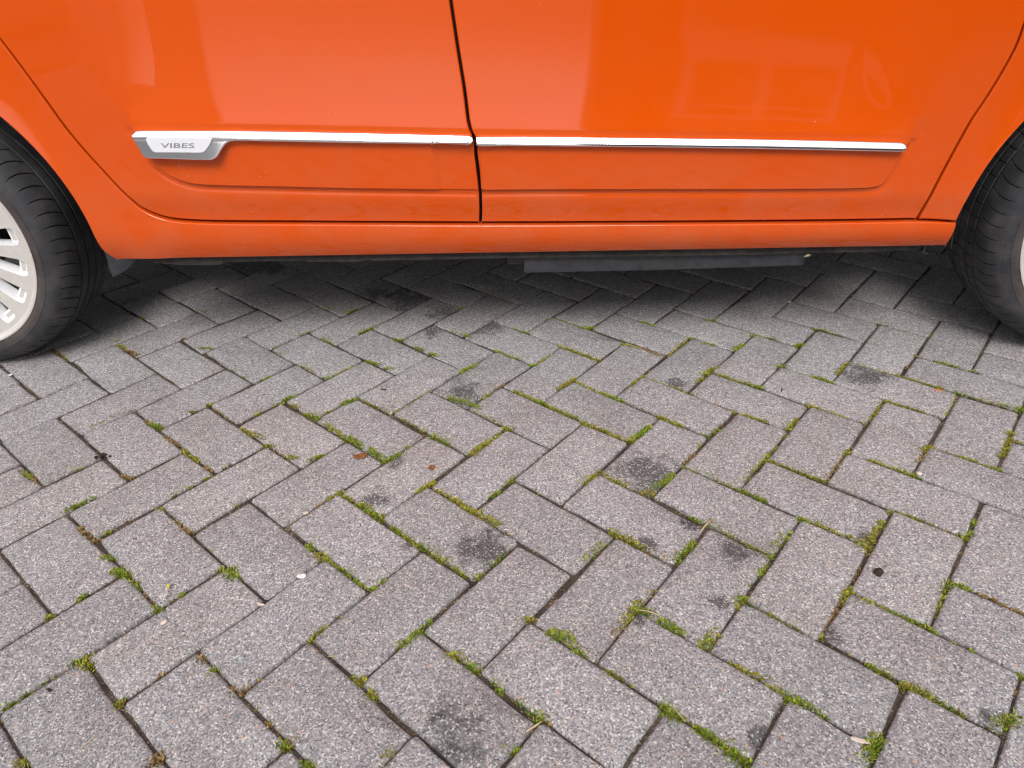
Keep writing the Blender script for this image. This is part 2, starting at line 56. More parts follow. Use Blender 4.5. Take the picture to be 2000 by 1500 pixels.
MOSS = [(-0.038, 0.183, -0.014, 0.157, 2, 'g'),(-0.012, 0.153, 0.028, 0.12, 2, 'y'),(0.031, 0.117, 0.061, 0.092, 2, 'y'),(0.064, 0.089, 0.083, 0.084, 3, 'y'),(0.083, 0.094, 0.12, 0.128, 3, 'g'),(0.139, 0.165, 0.179, 0.124, 3, 'y'),(0.216, 0.092, 0.245, 0.113, 3, 'g'),(0.245, 0.12, 0.259, 0.129, 1, 'b'),(0.152, 0.01, 0.187, 0.043, 1, 'b'),(0.19, 0.056, 0.203, 0.07, 1, 'y'),(0.094, -0.051, 0.129, -0.02, 3, 'g'),(0.071, -0.063, 0.089, -0.069, 3, 'y'),(-0.029, -0.03, -0.003, -0.01, 3, 'y'),(0.002, 0.002, 0.016, -0.014, 2, 'y'),(0.016, -0.016, 0.043, -0.04, 2, 'y'),(0.051, -0.046, 0.071, -0.063, 1, 'b'),(0.155, 0.001, 0.18, -0.012, 2, 'g'),(0.191, -0.015, 0.197, -0.027, 2, 'g'),(0.197, -0.027, 0.238, -0.062, 2, 'y'),(0.24, -0.046, 0.312, 0.027, 2, 'y'),(0.239, -0.064, 0.273, -0.097, 2, 'g'),(0.003, -0.15, 0.049, -0.186, 3, 'y'),(0.052, -0.189, 0.086, -0.214, 2, 'b'),(0.091, -0.217, 0.131, -0.18, 3, 'g'),(0.142, -0.125, 0.151, -0.135, 2, 'g'),(0.159, -0.133, 0.181, -0.155, 3, 'g'),(0.18, -0.157, 0.21, -0.184, 2, 'y'),(0.209, -0.186, 0.238, -0.207, 2, 'y'),(-0.05, -0.212, -0.012, -0.177, 2, 'g'),(-0.474, 0.132, -0.435, 0.1, 3, 'g'),(-0.422, 0.09, -0.391, 0.06, 3, 'g'),(-0.389, 0.051, -0.356, 0.074, 3, 'g'),(-0.352, 0.086, -0.343, 0.095, 2, 'g'),(-0.304, 0.125, -0.269, 0.096, 3, 'g'),(-0.267, 0.096, -0.247, 0.079, 1, 'b'),(-0.227, 0.066, -0.193, 0.098, 3, 'y'),(-0.185, 0.107, -0.172, 0.12, 2, 'y'),(-0.528, 0.062, -0.508, 0.077, 2, 'g'),(-0.473, -0.051, -0.447, -0.028, 2, 'y'),(-0.491, -0.068, -0.474, -0.056, 1, 'b'),(-0.445, -0.039, -0.423, -0.056, 2, 'y'),(-0.42, -0.061, -0.397, -0.075, 3, 'g'),(-0.4, -0.08, -0.366, -0.1, 3, 'g'),(-0.353, -0.122, -0.333, -0.137, 2, 'g'),(-0.331, -0.142, -0.306, -0.159, 2, 'y'),(-0.309, -0.164, -0.283, -0.178, 3, 'g'),(-0.281, -0.187, -0.251, -0.203, 3, 'y'),(-0.249, -0.212, -0.22, -0.234, 2, 'g'),(-0.213, -0.236, -0.199, -0.229, 2, 'g'),(-0.191, -0.213, -0.171, -0.193, 2, 'g'),(-0.169, -0.188, -0.156, -0.176, 1, 'b'),(-0.317, -0.038, -0.29, -0.015, 3, 'y'),(-0.287, -0.032, -0.254, -0.06, 2, 'y'),(-0.25, -0.063, -0.228, -0.085, 3, 'y'),(-0.225, -0.09, -0.206, -0.096, 3, 'y'),(-0.205, -0.101, -0.173, -0.127, 3, 'y'),(-0.167, -0.141, -0.155, -0.147, 2, 'b'),(-0.194, -0.058, -0.171, -0.041, 2, 'g'),(-0.165, -0.028, -0.152, -0.006, 2, 'g'),(-0.484, -0.154, -0.47, -0.164, 2, 'g'),(-0.463, -0.176, -0.442, -0.192, 3, 'y'),(-0.435, -0.201, -0.419, -0.214, 2, 'g'),(-0.418, -0.21, -0.399, -0.227, 2, 'g'),(-0.396, -0.233, -0.377, -0.246, 2, 'g'),(-0.354, -0.239, -0.343, -0.232, 2, 'g'),(-0.377, -0.25, -0.359, -0.249, 2, 'g'),(-0.147, -0.32, -0.128, -0.316, 2, 'y'),(-0.105, -0.341, -0.073, -0.361, 4, 'g'),(-0.077, -0.371, -0.056, -0.38, 2, 'g'),(-0.038, -0.405, -0.018, -0.418, 2, 'y'),(-0.025, -0.353, -0.002, -0.337, 2, 'b'),(-0.005, -0.329, 0.026, -0.294, 3, 'y'),(0.013, -0.31, 0.044, -0.315, 3, 'g'),(0.035, -0.281, 0.051, -0.271, 1, 'y'),(0.046, -0.331, 0.072, -0.349, 4, 'g'),(0.091, -0.372, 0.111, -0.363, 3, 'g'),(0.105, -0.357, 0.122, -0.346, 2, 'y'),(0.025, -0.454, 0.045, -0.474, 4, 'g'),(0.045, -0.472, 0.055, -0.477, 2, 'y'),(0.06, -0.488, 0.081, -0.503, 3, 'g'),(-0.154, -0.446, -0.145, -0.45, 2, 'g'),(-0.135, -0.46, -0.123, -0.468, 3, 'g'),(-0.123, -0.468, -0.115, -0.479, 2, 'b'),(-0.772, -0.196, -0.745, -0.21, 4, 'g'),(-0.74, -0.221, -0.721, -0.233, 3, 'g'),(-0.717, -0.24, -0.693, -0.26, 1, 'b'),(-0.694, -0.262, -0.684, -0.264, 2, 'b'),(-0.683, -0.277, -0.669, -0.278, 3, 'g'),(-0.653, -0.248, -0.646, -0.245, 2, 'g'),(-0.6, -0.201, -0.575, -0.221, 4, 'g'),(-0.806, -0.251, -0.794, -0.24, 2, 'g'),(-0.758, -0.36, -0.741, -0.354, 3, 'g'),(-0.745, -0.365, -0.73, -0.369, 4, 'y'),(-0.672, -0.426, -0.661, -0.425, 3, 'y'),(-0.582, -0.361, -0.569, -0.363, 3, 'b'),(-0.564, -0.375, -0.552, -0.382, 2, 'g'),(-0.519, -0.416, -0.506, -0.412, 4, 'b'),(-0.634, -0.387, -0.626, -0.386, 2, 'b'),(-0.735, -0.34, -0.733, -0.338, 1, 'b'),(-0.708, -0.319, -0.706, -0.317, 1, 'b'),(-0.817, -0.425, -0.803, -0.418, 3, 'g'),(-0.804, -0.414, -0.79, -0.402, 2, 'g'),(-0.784, -0.385, -0.772, -0.382, 2, 'g'),(-0.839, -0.282, -0.826, -0.279, 2, 'y'),(-0.724, -0.09, -0.679, -0.12, 2, 'b'),(-0.832, -0.112, -0.822, -0.109, 2, 'g'),(-0.805, -0.083, -0.799, -0.079, 1, 'b'),(-0.88, -0.094, -0.833, -0.132, 2, 'b'),(-0.808, -0.163, -0.79, -0.171, 2, 'g'),(-0.752, -0.5, -0.739, -0.503, 3, 'y'),(-0.595, -0.496, -0.577, -0.501, 4, 'b'),(-0.902, -0.228, -0.889, -0.225, 1, 'b'),(-0.855, -0.267, -0.849, -0.266, 1, 'b'),(-0.445, -0.485, -0.432, -0.491, 3, 'g'),(-0.434, -0.489, -0.42, -0.494, 3, 'b'),(-0.41, -0.513, -0.397, -0.516, 3, 'g'),(-0.468, -0.46, -0.457, -0.463, 2, 'b'),(-0.315, -0.511, -0.305, -0.499, 2, 'y'),(-0.368, -0.402, -0.349, -0.408, 3, 'y'),(-0.347, -0.423, -0.333, -0.428, 3, 'y'),(-0.441, -0.338, -0.42, -0.319, 2, 'y'),(-0.414, -0.304, -0.404, -0.303, 2, 'g'),(-0.318, -0.358, -0.28, -0.328, 3, 'g'),(-0.279, -0.317, -0.27, -0.311, 2, 'g'),(-0.243, -0.369, -0.224, -0.38, 3, 'y'),(-0.219, -0.386, -0.205, -0.397, 3, 'g'),(-0.189, -0.415, -0.179, -0.418, 2, 'g'),(-0.176, -0.425, -0.167, -0.43, 2, 'g'),(-0.173, -0.51, -0.163, -0.507, 3, 'g'),(-0.232, -0.52, -0.222, -0.523, 2, 'b'),(0.088, -0.514, 0.111, -0.531, 4, 'g'),(0.065, -0.488, 0.089, -0.512, 2, 'g'),(0.126, -0.401, 0.166, -0.43, 2, 'y'),(0.092, -0.376, 0.122, -0.355, 2, 'y'),(0.117, -0.346, 0.131, -0.338, 1, 'b'),(0.154, -0.31, 0.168, -0.293, 2, 'y'),(0.166, -0.292, 0.188, -0.308, 3, 'g'),(0.194, -0.32, 0.199, -0.327, 2, 'g'),(0.206, -0.252, 0.223, -0.237, 2, 'g'),(0.187, -0.273, 0.191, -0.268, 1, 'y'),(-0.163, -0.51, -0.159, -0.508, 2, 'g'),(0.201, -0.321, 0.229, -0.343, 2, 'y'),(0.228, -0.345, 0.261, -0.364, 2, 'y'),(0.261, -0.353, 0.307, -0.307, 2, 'b'),(0.304, -0.307, 0.333, -0.282, 3, 'y'),(0.331, -0.297, 0.355, -0.32, 2, 'y'),(0.358, -0.323, 0.384, -0.339, 2, 'g'),(0.389, -0.344, 0.414, -0.362, 2, 'g'),(0.336, -0.268, 0.366, -0.24, 1, 'b'),(0.379, -0.213, 0.404, -0.187, 3, 'y'),(0.404, -0.187, 0.442, -0.153, 2, 'y'),(0.308, -0.137, 0.332, -0.147, 2, 'g'),(0.33, -0.15, 0.39, -0.195, 1, 'y'),(0.248, -0.199, 0.282, -0.171, 3, 'g'),(0.234, -0.217, 0.246, -0.207, 3, 'g'),(0.466, -0.13, 0.514, -0.16, 2, 'y'),(0.512, -0.165, 0.542, -0.189, 1, 'b'),(0.538, -0.195, 0.565, -0.186, 3, 'g'),(0.567, -0.168, 0.587, -0.157, 2, 'g'),(0.456, -0.297, 0.479, -0.275, 3, 'g'),(0.424, -0.334, 0.453, -0.306, 2, 'y'),(0.482, -0.285, 0.498, -0.295, 2, 'g'),(0.505, -0.305, 0.548, -0.34, 2, 'b'),(0.299, -0.408, 0.312, -0.419, 2, 'g'),(0.318, -0.424, 0.329, -0.429, 2, 'y'),(0.332, -0.437, 0.359, -0.46, 3, 'y'),(0.355, -0.455, 0.384, -0.481, 2, 'g'),(0.163, -0.437, 0.177, -0.447, 2, 'y'),(0.177, -0.449, 0.204, -0.467, 3, 'g'),(0.212, -0.474, 0.222, -0.481, 2, 'g'),(0.245, -0.531, 0.272, -0.507, 4, 'g'),(0.417, -0.498, 0.44, -0.49, 4, 'g'),(0.461, -0.456, 0.465, -0.453, 1, 'b'),(0.481, -0.433, 0.49, -0.434, 2, 'g'),(0.429, -0.384, 0.432, -0.387, 1, 'g'),(0.444, -0.395, 0.448, -0.398, 1, 'g'),(-1.253, 0.529, -1.204, 0.499, 2, 'b'),(-1.2, 0.491, -1.18, 0.49, 1, 'y'),(-1.121, 0.565, -1.11, 0.572, 2, 'g'),(-1.098, 0.545, -1.072, 0.525, 2, 'y'),(-1.069, 0.515, -1.032, 0.493, 3, 'b'),(-1.105, 0.695, -1.082, 0.685, 2, 'g'),(-0.955, 0.722, -0.932, 0.702, 2, 'g'),(-0.914, 0.677, -0.895, 0.658, 1, 'y'),(-0.953, 0.567, -0.937, 0.558, 2, 'b'),(-0.891, 0.514, -0.861, 0.512, 2, 'y'),(-0.781, 0.411, -0.761, 0.399, 2, 'g'),(-0.746, 0.38, -0.723, 0.366, 2, 'g'),(-1.055, 0.061, -1.033, 0.039, 2, 'g'),(-1.072, 0.069, -1.015, 0.027, 1, 'b'),(-0.974, 0.063, -0.957, 0.065, 2, 'g'),(-1.006, 0.198, -0.981, 0.216, 1, 'y'),(-0.977, 0.231, -0.939, 0.258, 1, 'b'),(-0.901, 0.216, -0.877, 0.199, 2, 'b'),(-0.881, 0.203, -0.85, 0.185, 3, 'g'),(-0.836, 0.156, -0.797, 0.128, 2, 'b'),(-0.781, 0.109, -0.735, 0.069, 2, 'y'),(-0.723, 0.056, -0.699, 0.038, 2, 'b'),(-0.868, 0.037, -0.836, 0.032, 2, 'b'),(-0.818, 0.24, -0.802, 0.243, 2, 'g'),(-0.788, 0.263, -0.773, 0.268, 2, 'y'),(-0.765, 0.252, -0.696, 0.192, 1, 'b'),(-0.687, 0.174, -0.653, 0.148, 2, 'y'),(-0.711, 0.016, -0.697, 0.031, 1, 'g'),(-0.731, -0.004, -0.723, 0.001, 1, 'g'),(-0.754, -0.024, -0.747, -0.019, 2, 'g'),(-0.927, -0.05, -0.891, -0.025, 2, 'g'),(-0.763, -0.053, -0.749, -0.053, 2, 'y'),(-0.684, 0.051, -0.677, 0.056, 2, 'g'),(-0.632, -0.056, -0.625, -0.051, 1, 'y'),(-0.677, 0.556, -0.637, 0.574, 2, 'g'),(-0.604, 0.543, -0.568, 0.512, 2, 'g'),(-0.521, 0.557, -0.477, 0.588, 2, 'g'),(-0.476, 0.607, -0.467, 0.615, 1, 'y'),(-0.426, 0.521, -0.398, 0.514, 2, 'g'),(-0.369, 0.477, -0.349, 0.463, 2, 'g'),(-0.334, 0.443, -0.318, 0.435, 3, 'g'),(-0.574, 0.672, -0.543, 0.693, 2, 'g'),(-0.635, 0.707, -0.611, 0.705, 1, 'y'),(-0.767, 0.555, -0.729, 0.524, 1, 'y'),(-0.723, 0.504, -0.705, 0.51, 1, 'y'),(-0.691, 0.477, -0.672, 0.471, 2, 'g'),(-0.625, 0.416, -0.584, 0.382, 2, 'y'),(-0.567, 0.363, -0.543, 0.351, 2, 'g'),(-0.543, 0.361, -0.501, 0.4, 1, 'y'),(-0.48, 0.423, -0.443, 0.407, 2, 'g'),(-0.434, 0.388, -0.415, 0.383, 2, 'g'),(-0.705, 0.356, -0.678, 0.371, 2, 'g'),(-0.629, 0.269, -0.615, 0.284, 3, 'g'),(-0.647, 0.251, -0.626, 0.26, 1, 'y'),(-0.672, 0.221, -0.662, 0.226, 2, 'y'),(-0.604, 0.252, -0.588, 0.242, 2, 'y'),(-0.568, 0.22, -0.536, 0.194, 3, 'g'),(-0.54, 0.218, -0.514, 0.228, 1, 'y'),(-0.506, 0.246, -0.475, 0.265, 3, 'g'),(-0.46, 0.289, -0.454, 0.293, 1, 'y'),(-0.454, 0.258, -0.419, 0.231, 2, 'y'),(-0.413, 0.23, -0.388, 0.208, 3, 'y'),(-0.383, 0.219, -0.359, 0.227, 2, 'y'),(-0.356, 0.251, -0.319, 0.276, 2, 'g'),(-0.367, 0.189, -0.313, 0.139, 2, 'y'),(-0.305, 0.13, -0.268, 0.101, 3, 'g'),(-0.261, 0.354, -0.223, 0.386, 3, 'g'),(-0.265, 0.537, -0.235, 0.514, 2, 'g'),(-0.293, 0.56, -0.266, 0.542, 1, 'g'),(-0.195, 0.752, -0.178, 0.735, 2, 'g'),(-0.277, 0.671, -0.243, 0.682, 2, 'g'),(-0.28, 0.257, -0.214, 0.217, 3, 'g'),(-0.208, 0.247, -0.191, 0.267, 2, 'g'),(-0.186, 0.286, -0.163, 0.297, 1, 'b'),(-0.227, 0.209, -0.161, 0.151, 1, 'y'),(-0.161, 0.142, -0.15, 0.137, 3, 'y'),(-0.226, 0.064, -0.193, 0.1, 3, 'y'),(-0.185, 0.122, -0.158, 0.142, 2, 'y'),(-0.526, 0.18, -0.477, 0.136, 2, 'y'),(-0.652, 0.152, -0.632, 0.137, 2, 'y'),(-0.624, 0.119, -0.606, 0.109, 2, 'y'),(-0.604, 0.101, -0.58, 0.086, 1, 'b'),(-0.579, 0.082, -0.552, 0.068, 2, 'y'),(-0.182, 0.45, -0.145, 0.41, 2, 'g'),(-0.519, 0.07, -0.505, 0.073, 2, 'g'),(-0.141, 0.556, -0.099, 0.523, 2, 'g'),(-0.051, 0.592, -0.038, 0.599, 1, 'y'),(-0.028, 0.59, 0.025, 0.548, 1, 'g'),(0.028, 0.542, 0.057, 0.54, 3, 'g'),(0.171, 0.565, 0.203, 0.541, 2, 'g'),(0.331, 0.56, 0.354, 0.559, 2, 'g'),(-0.032, 0.458, 0.052, 0.384, 2, 'y'),(0.111, 0.459, 0.149, 0.437, 2, 'y'),(0.149, 0.437, 0.198, 0.396, 2, 'b'),(0.207, 0.395, 0.265, 0.462, 1, 'y'),(0.265, 0.474, 0.285, 0.466, 2, 'g'),(0.293, 0.445, 0.32, 0.438, 2, 'g'),(0.359, 0.409, 0.39, 0.433, 3, 'g'),(0.416, 0.475, 0.439, 0.468, 2, 'g'),(-0.144, 0.417, -0.126, 0.402, 2, 'g'),(-0.108, 0.378, -0.09, 0.377, 2, 'g'),(-0.09, 0.381, -0.05, 0.421, 1, 'y'),(-0.048, 0.273, -0.008, 0.313, 3, 'y'),(-0.006, 0.296, 0.029, 0.256, 2, 'y'),(0.036, 0.255, 0.081, 0.218, 2, 'g'),(0.105, 0.278, 0.14, 0.312, 2, 'y'),(0.14, 0.302, 0.182, 0.273, 1, 'y'),(0.18, 0.267, 0.208, 0.249, 2, 'y'),(0.213, 0.243, 0.227, 0.232, 1, 'y'),(0.24, 0.279, 0.266, 0.299, 2, 'y'),(0.265, 0.31, 0.305, 0.335, 3, 'y'),(0.298, 0.307, 0.342, 0.271, 2, 'y'),(0.345, 0.271, 0.375, 0.247, 3, 'g'),(-0.143, 0.273, -0.102, 0.239, 2, 'y'),(-0.1, 0.234, -0.076, 0.217, 3, 'g'),(-0.076, 0.213, -0.019, 0.166, 2, 'y'),(-0.015, 0.152, 0.034, 0.117, 2, 'y'),(0.227, 0.223, 0.29, 0.169, 1, 'b'),(0.292, 0.163, 0.346, 0.129, 2, 'y'),(0.431, 0.334, 0.45, 0.326, 3, 'g'),(0.446, 0.316, 0.487, 0.284, 1, 'g'),(0.487, 0.284, 0.527, 0.254, 3, 'g'),(0.543, 0.292, 0.586, 0.333, 2, 'y'),(0.572, 0.493, 0.606, 0.483, 2, 'g'),(0.603, 0.475, 0.646, 0.447, 1, 'y'),(0.498, 0.413, 0.523, 0.423, 3, 'g'),(0.455, 0.462, 0.471, 0.453, 2, 'g'),(0.733, 0.514, 0.753, 0.499, 2, 'g'),(0.767, 0.478, 0.78, 0.467, 1, 'g'),(0.814, 0.446, 0.825, 0.438, 2, 'g'),(0.601, 0.326, 0.666, 0.277, 1, 'y'),(0.666, 0.277, 0.737, 0.214, 2, 'y'),(0.743, 0.357, 0.752, 0.35, 1, 'y'),(0.698, 0.304, 0.711, 0.316, 1, 'b'),(0.775, 0.331, 0.814, 0.3, 2, 'g'),(0.819, 0.293, 0.849, 0.274, 1, 'y'),(0.75, 0.208, 0.766, 0.197, 2, 'g'),(0.766, 0.197, 0.812, 0.159, 1, 'y'),(0.812, 0.159, 0.832, 0.143, 2, 'g'),(0.832, 0.138, 0.85, 0.142, 3, 'g'),(0.679, 0.126, 0.744, 0.193, 2, 'y'),(0.596, 0.188, 0.658, 0.141, 2, 'y'),(0.521, 0.109, 0.587, 0.174, 2, 'y'),(0.442, 0.178, 0.466, 0.162, 3, 'y'),(0.475, 0.153, 0.496, 0.132, 2, 'y'),(0.373, 0.105, 0.409, 0.135, 2, 'y'),(0.354, 0.08, 0.369, 0.087, 2, 'y'),(0.315, 0.033, 0.337, 0.051, 1, 'y'),(0.309, 0.014, 0.389, -0.048, 2, 'y'),(0.389, -0.048, 0.442, 0.012, 2, 'b'),(0.443, 0.019, 0.46, 0.028, 3, 'y'),(0.485, 0.003, 0.524, -0.026, 2, 'y'),(0.524, -0.031, 0.55, -0.05, 3, 'g'),(0.565, -0.006, 0.603, 0.024, 2, 'b'),(0.59, 0.023, 0.618, 0.034, 3, 'y'),(0.616, 0.026, 0.653, 0.0, 1, 'b'),(0.653, 0.0, 0.695, -0.041, 2, 'g'),(0.715, -0.004, 0.769, 0.049, 2, 'y'),(0.77, 0.067, 0.784, 0.066, 3, 'y'),(0.769, 0.046, 0.784, 0.036, 1, 'y')]
DEB = {'leaf_big': (-0.433, 0.067), 'leaf_small': (-0.298, 0.026), 'nugget': (0.383, -0.26), 'twig_a': (0.171, -0.136), 'twig_b': (0.139, -0.171), 'straw_a': (0.02, -0.313), 'straw_b': (0.05, -0.328), 'straw2_a': (-0.145, -0.485), 'straw2_b': (-0.125, -0.473), 'feather': (-0.672, -0.263), 'feather_tip': (-0.671, -0.239), 'pebble_w': (-0.655, -0.3), 'pebble_g': (-0.525, -0.365), 'shard': (-0.525, -0.273), 'flake': (-0.477, -0.222), 'chip_o': (0.722, 0.215), 'pebble_p': (0.553, -0.042), 'chip_p': (-0.502, -0.081), 'soil': (-0.931, 0.102), 'black1': (-0.419, 0.294), 'black2': (0.408, 0.233), 'stick2': (-0.019, 0.164), 'straw3_a': (-0.408, -0.367), 'straw3_b': (-0.395, -0.368), 'straw4_a': (0.036, -0.458), 'straw4_b': (0.048, -0.484), 'straw5_a': (-0.078, -0.364), 'straw5_b': (-0.055, -0.389), 'white1': (-1.288, 0.419), 'chip_t': (0.566, 0.64), 'rchip': (0.248, -0.511), 'sliver': (-0.764, -0.403), 'straw6_a': (-0.683, -0.482), 'straw6_b': (-0.67, -0.47)}
LAT = (0.84651, 0.10800000000000001)
# ---- shape of the car's flank: n = outward offset as a function of (u along car, z up) ----
def sm(t):
    t = np.clip(t, 0.0, 1.0); return t*t*(3-2*t)
def z_gap(u):   return np.interp(u, [0.5,0.626,0.70,0.94,1.183,1.55,1.75,2.04], [.349,.343,.3405,.333,.3275,.322,.3195,.317])
def z_ctop(u):  return np.interp(u, [0.45,0.553,0.734,0.971,1.173,1.253,1.717,1.96,2.1], [.530,.5285,.5245,.5145,.505,.5015,.4845,.4735,.467])
def z_step(u):  return np.interp(u, [0.6,0.704,0.953,1.187,1.25,1.735,1.925,2.1], [.424,.418,.407,.399,.3985,.3885,.386,.385])
def catmull(pts, step=.006):
    p = np.array(pts, float)
    if len(p) == 2:
        n = max(1, int(np.hypot(*(p[1]-p[0]))/step)); return p[0]+(p[1]-p[0])*np.linspace(0, 1, n+1)[:,None]
    e = np.vstack([2*p[0]-p[1], p, 2*p[-1]-p[-2]]); out = []
    for i in range(1, len(e)-2):
        a, b, c, d = e[i-1:i+3]; n = max(1, int(round(np.hypot(*(c-b))/step)))
        t = (np.arange(n)/n)[:,None]
        l0, l1, l2 = (max(np.hypot(*v), 1e-9) for v in (b-a, c-b, d-c))
        e0, e1, e2 = (b-a)/l0, (c-b)/l1, (d-c)/l2
        m1 = (e0*l1+e1*l0)/(l0+l1)*min(l0, l1); m2 = (e1*l2+e2*l1)/(l1+l2)*min(l1, l2)
        out.append((2*t**3-3*t**2+1)*b+(t**3-2*t**2+t)*m1+(3*t**2-2*t**3)*c+(t**3-t**2)*m2)
    return np.vstack(out+[p[-1:]])
STEP_L = [(.538,.548),(.541,.532),(.546,.510),(.551,.490),(.557,.475),(.567,.4595),(.584,.443),(.605,.4305),(.629,.4235),(.66,.4203),(.704,.418)]
STEP_R = [(1.735,.3885),(1.88,.3865),(1.924,.3867),(1.9405,.3888),(1.9495,.3955),(1.9545,.407),(1.9625,.430),(1.9725,.455),(1.979,.475),(1.983,.495)]
STEP_LINE = catmull(STEP_L+[(x, float(z_step(x))) for x in (.8,.953,1.05,1.187,1.3,1.45,1.6)]+STEP_R, .012)
def panel_sd(u, z):
    # positive inside the raised lower-door panel (distance to its lower outline, in metres)
    pts = STEP_LINE
    best = np.full(np.shape(u), 1e9); sgn = np.ones(np.shape(u))
    for a, b in zip(pts[:-1], pts[1:]):
        d = b-a; L2 = d@d
        t = np.clip(((u-a[0])*d[0]+(z-a[1])*d[1])/L2, 0, 1)
        du = u-(a[0]+t*d[0]); dz = z-(a[1]+t*d[1]); dd = du*du+dz*dz
        cr = d[0]*dz-d[1]*du
        m = dd < best
        best = np.where(m, dd, best); sgn = np.where(m, np.sign(cr), sgn)
    return sgn*np.sqrt(best)
def S_door(u, z):
    u = np.asarray(u, float); z = np.asarray(z, float)
    zg, zt = z_gap(u), z_ctop(u); z1 = zt+.0105
    E = sm((u-.47)/.16)*sm((2.06-u)/.20)
    En = sm((u-.531)/.020)*sm((1.992-u)/.026); Es = sm((u-.47)/.13)*sm((2.07-u)/.15)
    En = En+(Es-En)*sm((z-zt-.004)/.040)
    base = .0135+.0080*sm((z-zg)/.060)
    sd = panel_sd(u, z)
    mask = sm((sd+.0018)/.0038)
    lip = -.0014*np.exp(-((sd+.009)/.005)**2)
    zs = z_step(u)
    H = (.60+.40*sm((u-.53)/.16))*(.65+.35*sm((1.985-u)/.15))
    low = base+lip+mask*H*(.0066+.003*np.clip((z-zs)/.1, 0, 1.0))
    low = low - .0035*sm((u-1.100)/.016)*sm((1.192-u)/.004)*mask*sm((zt-.012-z)/.01)
    nt = .0215+.0096*En*H
    k = sm((z-(zt-.004))/.010)
    wv = .0013
    x = wv*np.logaddexp(0, (z-z1)/wv)
    top = nt-.031*E*(1-np.exp(-x/.115)) - .035*np.maximum(z-.80,0)
    return low*(1-k)+top*k
def S_side(u, z):
    u = np.asarray(u, float); z = np.asarray(z, float)
    r = np.hypot(u, z-.297)
    q = .0190+.013*np.exp(-np.maximum(r-.397, 0)/.032)-.03*np.maximum(z-.72,0)
    zg = z_gap(u); t = np.clip((z-.2585)/(zg-.2585), 0, 1)
    s = .000+.0200*(1-(1-t)**2.1)+.003*np.sin(np.pi*t)
    w = sm((u-.40)/.16)
    low = .0-.022*(1-np.clip((z-.262)/.075, 0, 1))**2.2
    return (q+low*(1-w))*(1-w)+s*w
def S_fender(u, z):
    u = np.asarray(u, float); z = np.asarray(z, float)
    r = np.hypot(u-2.48, z-.297)
    return .0195+.012*np.exp(-np.maximum(r-.3725, 0)/.030)-.005*(1-sm((z-.317)/.06))-.03*np.maximum(z-.72,0)

# ------------------------------------------------------------------ helpers
def tag(o, label=None, cat=None, group=None, kind=None):
    if label: o["label"] = label
    if cat: o["category"] = cat
    if group: o["group"] = group
    if kind: o["kind"] = kind
    return o
def link(name, me, mats, parent=None):
    o = bpy.data.objects.new(name, me); COL.objects.link(o)
    if mats is not None and not me.materials:
        for m in (mats if isinstance(mats, (list, tuple)) else [mats]): me.materials.append(m)
    if parent: o.parent = parent
    return o
def mesh(name, verts, faces, smooth=False, normals=None, mat_idx=None):
    me = bpy.data.meshes.new(name)
    me.from_pydata([tuple(map(float, v)) for v in verts], [], [tuple(map(int, f)) for f in faces])
    if smooth or normals is not None: me.polygons.foreach_set("use_smooth", [True]*len(me.polygons))
    if mat_idx is not None: me.polygons.foreach_set("material_index", list(mat_idx))
    me.update()
    if normals is not None: me.normals_split_custom_set_from_vertices([tuple(map(float, n)) for n in normals])
    return me
class MB:
    """collects simple solids into one mesh"""
    def __init__(s): s.v = []; s.f = []
    def box(s, x0, x1, y0, y1, z0, z1):
        b = len(s.v)
        s.v += [(x0,y0,z0),(x1,y0,z0),(x1,y1,z0),(x0,y1,z0),(x0,y0,z1),(x1,y0,z1),(x1,y1,z1),(x0,y1,z1)]
        s.f += [(b,b+3,b+2,b+1),(b+4,b+5,b+6,b+7),(b,b+1,b+5,b+4),(b+1,b+2,b+6,b+5),(b+2,b+3,b+7,b+6),(b+3,b,b+4,b+7)]
        return s
    def tube(s, pts, rad, seg=8):
        b = len(s.v); n = len(pts)
        for i, p in enumerate(pts):
            p = Vector(p); t = (Vector(pts[min(i+1, n-1)])-Vector(pts[max(i-1, 0)])).normalized()
            a = t.orthogonal().normalized(); c = t.cross(a); r = rad[i] if isinstance(rad, (list, tuple)) else rad
            for k in range(seg):
                q = p+(a*math.cos(2*math.pi*k/seg)+c*math.sin(2*math.pi*k/seg))*r; s.v.append(tuple(q))
        for i in range(n-1):
            for k in range(seg):
                s.f.append((b+i*seg+k, b+i*seg+(k+1) % seg, b+(i+1)*seg+(k+1) % seg, b+(i+1)*seg+k))
        s.f.append(tuple(b+k for k in range(seg))[::-1]); s.f.append(tuple(b+(n-1)*seg+k for k in range(seg)))
        return s
    def build(s, name, mat, parent=None, smooth=False): return link(name, mesh(name, s.v, s.f, smooth), mat, parent)

